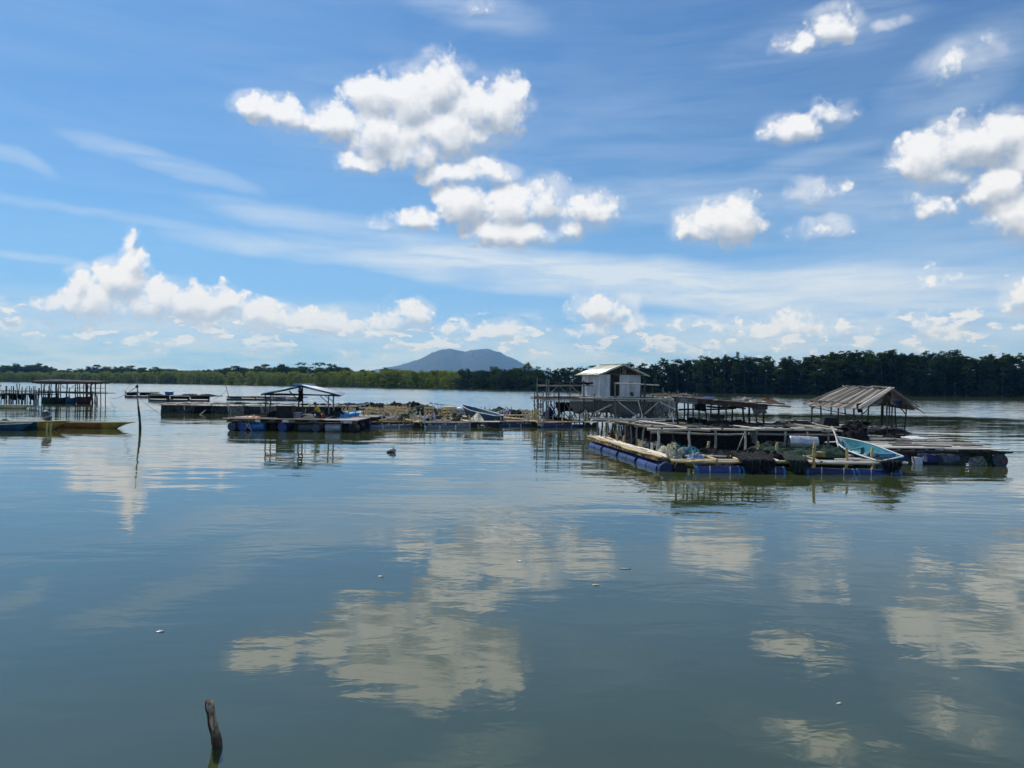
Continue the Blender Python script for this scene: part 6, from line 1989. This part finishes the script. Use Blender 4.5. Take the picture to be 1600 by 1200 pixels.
def plank_shelter():
    rng = random.Random(49)
    zb = .62; ze = 2.30; zr = 3.12
    Y0, Y1 = 41.0, 49.0
    K = Kit('plank_roof_shelter', 'open shelter with a gable roof of loose grey planks on thin poles', 'shelter', P2(1370, 45, zb))
    # near left, middle, right corners seen at 1350, 1384, 1414
    nl = P2(1349, Y0, 0).x; nm = P2(1384, Y0, 0).x; nr = P2(1415, Y0 + .3, 0).x
    fl = P2(1270, Y1, 0).x; fr = P2(1376, Y1 - .5, 0).x + .3
    def left(t): return Vector((nl + (fl - nl) * t, Y0 + (Y1 - Y0) * t, 0))
    def right(t): return Vector((nr + (fr + .2 - nr) * t, Y0 + .3 + (Y1 - Y0) * t, 0))
    def ridge(t): return Vector(((left(t).x + right(t).x) / 2 + .08, left(t).y + .1, 0))
    for t in (0, .15, .3, .46, .60, .80, 1.0):
        p = left(t); K.pole(up(p, .1), up(p + Vector((rng.uniform(-.1, .12), 0, 0)), ze), .048, 'wood_dark', 'post')
    for t in (0, .35, .7, 1.0):
        p = right(t); K.pole(up(p, .1), up(p + Vector((rng.uniform(-.1, .1), 0, 0)), ze), .05, 'wood_dark', 'post')
    K.pole((nm, Y0 - .1, .1), (nm + .08, Y0 - .05, ze + .2), .052, 'plank_dark', 'post')
    K.pole((P2(1391, Y0 + 1.5, 0).x, Y0 + 1.5, .1), (P2(1395, Y0 + 1.5, 0).x, Y0 + 1.5, ze + .2), .045, 'wood_dark', 'post')
    K.pole((P2(1355, 45, 0).x, 45, .1), (P2(1357, 45, 0).x, 45, ze + .1), .05, 'wood_dark', 'post')
    K.pole((P2(1376, 46, 0).x, 46, .1), (P2(1379, 46, 0).x, 46, ze + .1), .05, 'wood_dark', 'post')
    # rails
    K.pole(up(left(-.05), 1.95 - .35), up(left(1.08), 1.95), .035, 'wood_dark', 'rail') 
    K.pole(up(left(.0), .95), up(left(1.03), 1.05), .04, 'wood_dark', 'rail'); K.pole(up(left(.1), .85), up(left(.95), .80), .035, 'wood_dark', 'rail')
    K.pole(up(left(-.02), 1.02), up(right(-.02), 1.00), .045, 'bamboo_grey', 'rail')
    for t in (0, .5, 1):
        K.pole(up(left(t), ze - .02), up(right(t), ze - .02), .045, 'wood_dark', 'tie_beam')
        K.pole(up(left(t), ze - .02), up(ridge(t), zr - .06), .04, 'wood_dark', 'rafter'); K.pole(up(right(t), ze - .02), up(ridge(t), zr - .06), .04, 'wood_dark', 'rafter')
        K.pole(up(ridge(t), ze), up(ridge(t), zr - .05), .04, 'wood_dark', 'king_post')
    K.pole(up(left(-.04), ze), up(left(1.05), ze), .045, 'wood_dark', 'purlin'); K.pole(up(right(-.04), ze), up(right(1.05), ze), .045, 'wood_dark', 'purlin')
    K.pole(up(ridge(-.05), zr - .06), up(ridge(1.05), zr - .06), .045, 'wood_dark', 'ridge_pole')
    for p, s in ((left(0), 1), (right(0), -1), (left(1), 1)):
        K.pole(up(p, ze - .5), up(p + Vector((.42 * s, 0, 0)), ze - .04), .032, 'wood_dark', 'brace')
    # loose planks on both slopes
    ov = .42
    def side(fn, s, n):
        for k in range(n):
            t = -.07 + 1.14 * k / (n - 1)
            a = ridge(t); b = fn(t)
            d = (b - a); d.normalize()
            ez = ze - ov * (zr - ze) / (ridge(0) - left(0)).length
            lo = up(b + d * (ov + rng.uniform(-.12, .10)), ez + rng.uniform(-.04, .06)); hi = up(a - d * rng.uniform(.0, .22), zr + .05 + rng.uniform(0, .08))
            sk = Vector((0, rng.uniform(-.12, .12), 0))
            K.plank(hi + sk, lo + Vector((0, rng.uniform(-.15, .05), 0)), (8.0 * 1.14 / n) * rng.uniform(.92, 1.12), .03, rng.choice(('plank_grey', 'plank_grey', 'plank_dark')), 'roof_plank', up=Vector((-d.x * .3 * s, 0, 1)))
            if rng.random() < .6:
                K.pole(hi + Vector((0, .25, .06)), lo + Vector((0, .22, .07)), .03, rng.choice(('plank_grey', 'bamboo_pale', 'bamboo_grey')), 'batten')
    side(left, 1, 17); side(right, -1, 17)
    d = (left(0) - ridge(0)).normalized()
    K.plank(up(ridge(-.08), zr + .08), up(left(-.08) + d * .5, ze - .12), .10, .06, 'plank_pale', 'barge_board'); K.plank(up(ridge(-.085) + Vector((0, -.1, 0)), zr + .02), up(left(-.085) + d * .35, ze - .14), .07, .05, 'bamboo_pale', 'barge_board')
    K.plank(up(ridge(-.08), zr + .08), up(right(-.08) + Vector((.6, 0, 0)), ze - .10), .08, .05, 'plank_grey', 'barge_board')
    # cloth in the gable, flaps, stray poles to the right
    K.sheet('gable_cloth', [up(ridge(-.03) + Vector((.15, 0, 0)), zr - .1), up(right(-.03) + Vector((.1, 0, 0)), ze + .05), up(right(-.03) + Vector((-.5, 0, 0)), ze - .12), up(ridge(-.03) + Vector((.15, 0, 0)), ze + .05)], 'cloth_grey', 8, 6, 0, .08, 4)
    K.sheet('gable_cloth', [up(ridge(-.03) + Vector((-.25, 0, 0)), zr - .35), up(ridge(-.03) + Vector((-.28, 0, 0)), ze + .05), up(left(-.03) + Vector((.2, 0, 0)), ze + .02), up(left(-.03) + Vector((.35, 0, 0)), ze + .22)], 'cloth_grey', 8, 6, 0, .06, 5)
    K.sheet('black_flap', [atd(1338, 631, Y0 - .3), atd(1348, 629, Y0 - .3), atd(1347, 644, Y0 - .3), atd(1340, 645, Y0 - .3)], 'net_black', 6, 6, 0, .06, 6)
    K.sheet('dark_flap', [atd(1392, 626, Y0 - .1), atd(1412, 626, Y0 - .1), atd(1408, 636, Y0 - .1), atd(1400, 631, Y0 - .1)], 'tarp_navy', 6, 5, 0, .08, 7)
    for a, b in (((1404, 614), (1440, 626.5)), ((1412, 623), (1440, 643)), ((1418, 626), (1440, 625)), ((1409, 630), (1429, 641)), ((1398, 609), (1424, 620)), ((1420, 632), (1445, 646))):
        K.pole(atd(a[0], a[1], Y0 + .5), atd(b[0], b[1], Y0 + .6), .026, 'wood_dark', 'stray_pole')
    # floor
    for i in range(12):
        t = i / 11
        K.plank(up(left(t) + Vector((-.4, 0, 0)), zb), up(right(t) + Vector((.3, 0, 0)), zb), .62, .05, rng.choice(('plank_dark', 'plank_grey', 'wood_dark')), 'floor_board')
    for t in (0, .5, 1):
        for fn in (left, right):
            q = fn(t); K.barrel(up(q + Vector((0, -.4, 0)), .18), up(q + Vector((0, .5, 0)), .18), .28, 'plastic_slate', 'float')
plank_shelter()

def right_deck():
    rng = random.Random(53)
    zd = .60
    a = P2(1398, 32.4, 0); b = P2(1575, 31.9, 0)
    U = (b - a); L = U.length; U.normalize(); V_ = Vector((-U.y, U.x, 0))
    f = lambda u, v, z=0.0: a + U * u + V_ * v + Vector((0, 0, z))
    K = Kit('plank_deck_raft', 'pale plank and bamboo deck on barrels at the far right', 'raft', f(L / 2, 0, 0))
    D = 6.6
    # barrels
    def br(p, q, r, m, lab=None): K.barrel(p, q, r, m, 'barrel', None, lab)
    br(f(.0, .3, .20), f(.0, 1.2, .20), .27, 'plastic_slate')
    br(f(.35, .05, .22), f(.35, .95, .22), .27, 'plastic_navy', 'dark barrel with a small red and white mark')
    br(f(1.05, .35, .20), f(2.05, .15, .12), .28, 'plastic_navy')
    br(f(1.75, -.05, .16), f(2.55, .25, .22), .29, 'plastic_slate')
    K.box(f(.92, -.02, .12), (.32, .3, .34), 'plastic_white', 'foam_float'); K.box(f(1.25, .05, .22), (.12, .2, .22), 'plastic_grey', 'foam_float')
    br(f(L - .28, -.05, .20), f(L - .28, .85, .20), .31, 'plastic_slate', 'grey barrel end with a red patch at the right corner')
    K.box(f(L - .18, -.06, .16), (.10, .01, .16), 'red_box', 'red_patch'); K.box(f(.33, .03, .30), (.14, .01, .10), 'red_box', 'red_patch')
    V = []; F = []
    # grey sack float and dark net below the deck
    K.sheet('sack_float', [f(3.0, -.05, .32), f(3.5, -.05, .40), f(3.75, -.02, -.06), f(2.95, -.02, -.04)], 'net_grey', 8, 6, 0, .10, 2)
    K.sheet('under_net', [f(2.6, .1, .55), f(L - .5, .1, .55), f(L - .6, .2, .0), f(3.6, .2, .0)], 'net_green', 14, 5, 0, .12, 3)
    for v in (2.6, 4.6, 6.2):
        for i in range(5):
            br(f(.5 + i * 1.1, v, .2), f(.5 + i * 1.1, v + .9, .2), .27, rng.choice(('plastic_navy', 'plastic_slate')))
    for v in (.1, 1.7, 3.3, 4.9, 6.4):
        K.pole(f(-.6, v, zd - .12), f(L - .05, v, zd - .10), .06, 'wood_dark', 'bearer')
    for i in range(9):
        u = -.3 + i * (L + .1) / 8
        K.pole(f(u, -.05, zd - .04), f(u, D, zd - .04), .045, 'wood_dark', 'joist')
    # loose long boards, fanned a little
    v = -.05
    while v < D:
        w = rng.uniform(.12, .26)
        sk = rng.uniform(-.25, .25)
        u = -1.0 + rng.uniform(-.5, .3)
        while u < L - .5:
            ll = rng.uniform(2.6, 4.8)
            if rng.random() < .86:
                m = rng.choice(('plank_pale', 'plank_pale', 'plank_pale', 'bamboo_pale', 'plank_dark', 'plank_grey'))
                if v < .1: m = 'plank_pale'
                K.plank(f(u, v + sk * 0, zd + .03 + rng.uniform(0, .05)), f(min(u + ll, L + rng.uniform(-.1, .15)), v + rng.uniform(-.12, .12) if v > .1 else v, zd + .03 + rng.uniform(0, .07)), w, .04, m, 'plank')
            u += ll * .9
        v += w + rng.uniform(.02, .16)
    for i in range(8):
        u = rng.uniform(-.5, L - 2); v = rng.uniform(.2, D - .5)
        K.pole(f(u, v, zd + .16), f(u + rng.uniform(2, 4), v + rng.uniform(-.5, .5), zd + .17), .045, rng.choice(('bamboo_pale', 'bamboo_grey')), 'loose_pole')
    K.pole(f(L - 1.2, .6, zd + .02), f(L + .15, -.15, zd - .03), .05, 'wood_dark', 'loose_pole')
    for i, (u, v, rx, ry, h, m, lab) in enumerate(((.6, 5.2, .9, .5, .16, 'net_green', 'green net pile at the back left of the pale plank deck'), (1.9, 5.6, .5, .35, .26, 'net_black', 'small black bundle at the back of the pale plank deck'),
             (2.6, 3.0, .9, .45, .14, 'net_grey', 'grey net pile in the middle of the pale plank deck'), (1.6, 3.8, .9, .45, .12, 'net_black', 'thin black net left of the middle of the pale plank deck'), (3.9, 3.4, .8, .3, .10, 'wood_dark', 'brown net strip right on the pale plank deck'))):
        heap('net_heap', lab, f(u, v, zd + .1), rx, ry, h, m, 400 + i, strands=4)
    c = f(3.0, 5.9, zd + .12)
    heap('white_sheet', 'white plastic sheet lying at the back of the pale plank deck', c, .8, .45, .10, 'plastic_white', 410, category='sheet', strands=0)
    c = f(L - 2.0, 3.2, zd + .16)
    K = Kit('flat_box', 'flat pale box lying right of the middle on the plank deck', 'box', c)
    K.box(c, (.75, .5, .12), 'plank_pale', 'box_body'); K.box(c + Vector((0, 0, .07)), (.79, .54, .03), 'plank_grey', 'lid')
right_deck()

# turquoise boat hauled up on the raft edge
s = P2(1399, 28.3, 0); b = P2(1313, 32.7, 0)
boat('turquoise_boat', 'turquoise fibreglass boat hauled up on the right corner of the big raft', (s.x, s.y, 0), (b.x, b.y, 0), 1.10, .44, 'boat_teal', 'boat_turquoise', 'white_trim', .12, .50, .62, .14, .02, .80, 2, roll=radians(-12), bowcut=.12)
def boat_bits():
    # bright seat well at the stern
    c = P2(1396, 28.8, .46)
    c = P2(1384, 29.1, .60)
    K = Kit('stern_hatch', 'bright pale blue seat box in the stern of the turquoise boat', 'seat box', c)
    K.box(c, (.62, .42, .16), 'tin_blue', 'box_body', rz=.1); K.box(c + Vector((0, 0, .095)), (.68, .48, .03), 'plastic_azure', 'lid', rz=.1)
    # small black skeg and outboard bracket
    # mooring floats under the boat
    c = at(1390, 738)
    for i, (px, py, lab) in enumerate(((1391, 736.5, 'small white float under the turquoise boat'), )):
        c = at(px, py)
        V, F = lathe([(.03, -.12), (.11, -.08), (.14, 0), (.11, .09), (.04, .13)][:], 12)
        o = mesh_obj('white_float', [Vector(v) for v in V], F, 'plastic_white', smooth=True); o.location = c + Vector((0, -.05, .05))
        o['label'] = lab; o['category'] = 'float'
    rope(P2(1083, 28.9, .75), P2(1087, 28.7, .05), .05, .018, 'rope_pale', 'pale rope hanging from the blue tangle into the water')
boat_bits()

def drapes():
    f = BR[4]
    for i, (u0, u1, zb, zt, m, lab) in enumerate(((2.45, 3.75, .02, .66, 'net_black', 'black net draped over the front edge of the big raft down to the water'),
                                          (4.2, 4.95, .05, .66, 'net_green', 'dark green net hanging in the gap between the two front blue floats'),
                                          (7.6, 8.3, .1, .62, 'net_black', 'black net hanging below the stern of the turquoise boat'))):
        K = Kit('draped_net', lab, 'fishing net', f((u0 + u1) / 2, 0, 0))
        V = []; F = []; nu, nv = 36, 18
        for a in range(nu + 1):
            s = a / nu; low = zb + (.16 * mnoise.noise(Vector((s * 6, i, 0))) + .30 * abs(2 * s - 1) ** 3)
            for b in range(nv + 1):
                t = b / nv
                v = 1.1 - 1.42 * min(1, t * 1.6); z = zt - (zt - .50) * min(1, t * 1.6) if t < .625 else .50 - (.50 - low) * (t - .625) / .375
                q = Vector((s * 7 + i * 5, t * 5, i))
                o = .10 * mnoise.fractal(q, .7, 2, 4)
                V.append(f(u0 + (u1 - u0) * s + .05 * sin(t * 9 + s * 5), v - .06 * sin(s * 26) * t + o * .6, z + o * (1 - t * .6)))
        for a in range(nu):
            for b in range(nv):
                k = a * (nv + 1) + b; F.append((k, k + nv + 1, k + nv + 2, k + 1))
        K.mesh('net_fold', V, F, m, True)
        SV = []; SF = []
        for r in range(6):
            pts = [V[min(nu, int(nu * (.1 + .13 * r)) + (k // 5)) * (nv + 1) + k] + Vector((0, -.02, .02)) for k in range(0, nv + 1)]
            tube_mesh(SV, SF, pts, .010, 4)
        K.mesh('net_line', SV, SF, 'rope_dark', True)
drapes()

# ------------------------------------------------------------------ small floating things
def buoy():
    p = at(613, 707)
    k = .8
    K = Kit('mooring_buoy', 'white and brown buoy floating alone in the open water', 'buoy', p)
    V, F = lathe([(.03, -.14), (.13, -.08), (.17, 0), (.15, .09), (.07, .16), (.02, .17)], 14)
    V = [Vector((v[0] * 1.15, v[1], v[2])) * k + p + Vector((.02, 0, .08)) for v in V]
    K.mesh('float_body', V, F, 'plastic_grey', True)
    V, F = lathe([(.05, -.1), (.14, -.06), (.16, .0), (.13, .06), (.04, .09)], 12)
    K.mesh('weed_growth', [Vector((v[0] + .03 * mnoise.noise(Vector(v) * 9), v[1], v[2] * .9)) + p + Vector((-.10, -.06, .03)) for v in V], F, 'wood_dark', True)
    V = []; F = []
    tube_mesh(V, F, [p + Vector((.02 + .05 * cos(t), 0, .25 + .05 * sin(t))) for t in [2 * pi * i / 10 for i in range(11)]], .012)
    K.mesh('ring', V, F, 'rope_dark', True)
buoy()

def scrap(px, py, w, h, mat, label, seed, name='floating_scrap', cat='scrap'):
    p = at(px, py); rng = random.Random(seed)
    n = 9; V = [(0, 0, .012)]; F = []
    for i in range(n):
        a = 2 * pi * i / n; r = rng.uniform(.6, 1.1)
        V.append((cos(a) * w / 2 * r, sin(a) * h / 2 * r, .004 + rng.uniform(0, .012)))
    V += [(v[0], v[1], -.01) for v in V]
    for i in range(n):
        F.append((0, 1 + i, 1 + (i + 1) % n)); F.append((1 + i, 1 + i + n + 1, 1 + (i + 1) % n + n + 1, 1 + (i + 1) % n))
    o = mesh_obj(name, V, F, mat); o.location = p
    o['label'] = label; o['category'] = cat
scrap(251, 987, .12, .06, 'plastic_grey', 'white scrap on the water in the left foreground', 1)
scrap(930, 914.5, .12, .05, 'bamboo_pale', 'pale brown leaf on the water right of the centre', 2, 'floating_leaf', 'leaf')
scrap(812, 877, .08, .07, 'rope_pale', 'tiny white fleck on the water near the middle cloud reflection', 3)
scrap(596, 901, .12, .06, 'rope_pale', 'small white scrap on the water left of the middle', 4)
scrap(1311, 1100, .05, .03, 'rope_pale', 'tiny white fleck on the water in the right foreground', 5)
scrap(976, 889, .22, .06, 'plastic_grey', 'thin pale streak of foam right of the centre', 6, 'foam_streak', 'foam')

# ------------------------------------------------------------------ broken stake in the foreground
def stake():
    base = at(340, 1166); top = atd(326.5, 1095, base.y - .01)
    m, n = new_mat('old_stake')
    tc = n.node('ShaderNodeTexCoord'); geo = n.node('ShaderNodeNewGeometry')
    x, y, z = n.xyz(geo.outputs['Position'])
    P = n.v('MULTIPLY', tc.outputs['Object'], (1, 1, .35))
    f = n.noise(P, 42.0, 6, 0.65); g = n.noise(tc.outputs['Object'], 9.0, 4, 0.6)
    dry = n.mix(n.maprange(f, .35, .65), (0.15, 0.09, 0.05, 1), (0.58, 0.46, 0.32, 1))
    dark = n.mix(n.maprange(f, .35, .65), (0.014, 0.008, 0.005, 1), (0.085, 0.042, 0.022, 1))
    w = n.m('MULTIPLY_ADD', n.m('SUBTRACT', g, .5), .16, z)
    # paler wood where the surface faces right and forward
    xo, yo, zo = n.xyz(tc.outputs['Object'])
    side = n.v('DOT_PRODUCT', geo.outputs['Normal'], (.86, -.50, .1))
    face = n.maprange(n.m('MULTIPLY_ADD', n.m('SUBTRACT', g, .5), 1.2, side), .22, .42)
    col = n.mix(face, dark, dry)
    col = n.mix(n.maprange(w, .07, .15), dark, col)
    rough = n.maprange(w, .07, .14, .45, .9)
    bn = n.node('ShaderNodeBump'); bn.inputs['Distance'].default_value = .006; n.put(bn.inputs['Height'], f)
    b = n.node('ShaderNodeBsdfPrincipled'); n.put(b.inputs['Base Color'], col); n.put(b.inputs['Roughness'], rough); n.put(b.inputs['Normal'], bn.outputs[0])
    o = n.node('ShaderNodeOutputMaterial'); n.put(o.inputs[0], b.outputs[0]); MATS['old_stake'] = m
    V = []; F = []
    rows = 34; seg = 28
    ax = top - base
    for i in range(rows + 1):
        t = -.75 + 1.75 * i / rows
        c = ax * t + Vector((.003 * sin(t * 7), .002 * sin(t * 11), 0))
        r = .044 - .004 * max(t, 0) + .003 * sin(t * 17)
        if t > .94: r *= .93
        for j in range(seg):
            a = 2 * pi * j / seg
            rr = r * (1 + .14 * mnoise.noise(Vector((cos(a) * 1.6, sin(a) * 1.6, t * 2.2))) + .07 * mnoise.noise(Vector((cos(a) * 6, sin(a) * 6, t * 6))))
            if -.3 < math.remainder(a - .3, 2 * pi) < .9 and t > .35: rr *= .84      # where a side split off
            V.append(c + Vector((cos(a) * rr, sin(a) * rr, .018 * mnoise.noise(Vector((cos(a) * 3, sin(a) * 3, 5))) * (1 if i == rows else 0))))
    for i in range(rows):
        for j in range(seg):
            a = i * seg + j; b_ = i * seg + (j + 1) % seg
            F.append((a, b_, b_ + seg, a + seg))
    n0 = rows * seg; c = len(V); V.append(ax * 1.0 - Vector((0, 0, .010)))
    for j in range(seg):
        F.append((n0 + j, n0 + (j + 1) % seg, c))
    o = mesh_obj('broken_stake', V, F, 'old_stake', smooth=True)
    o.location = base
    o['label'] = 'broken weathered stake standing out of the water in the foreground'; o['category'] = 'stake'
stake()
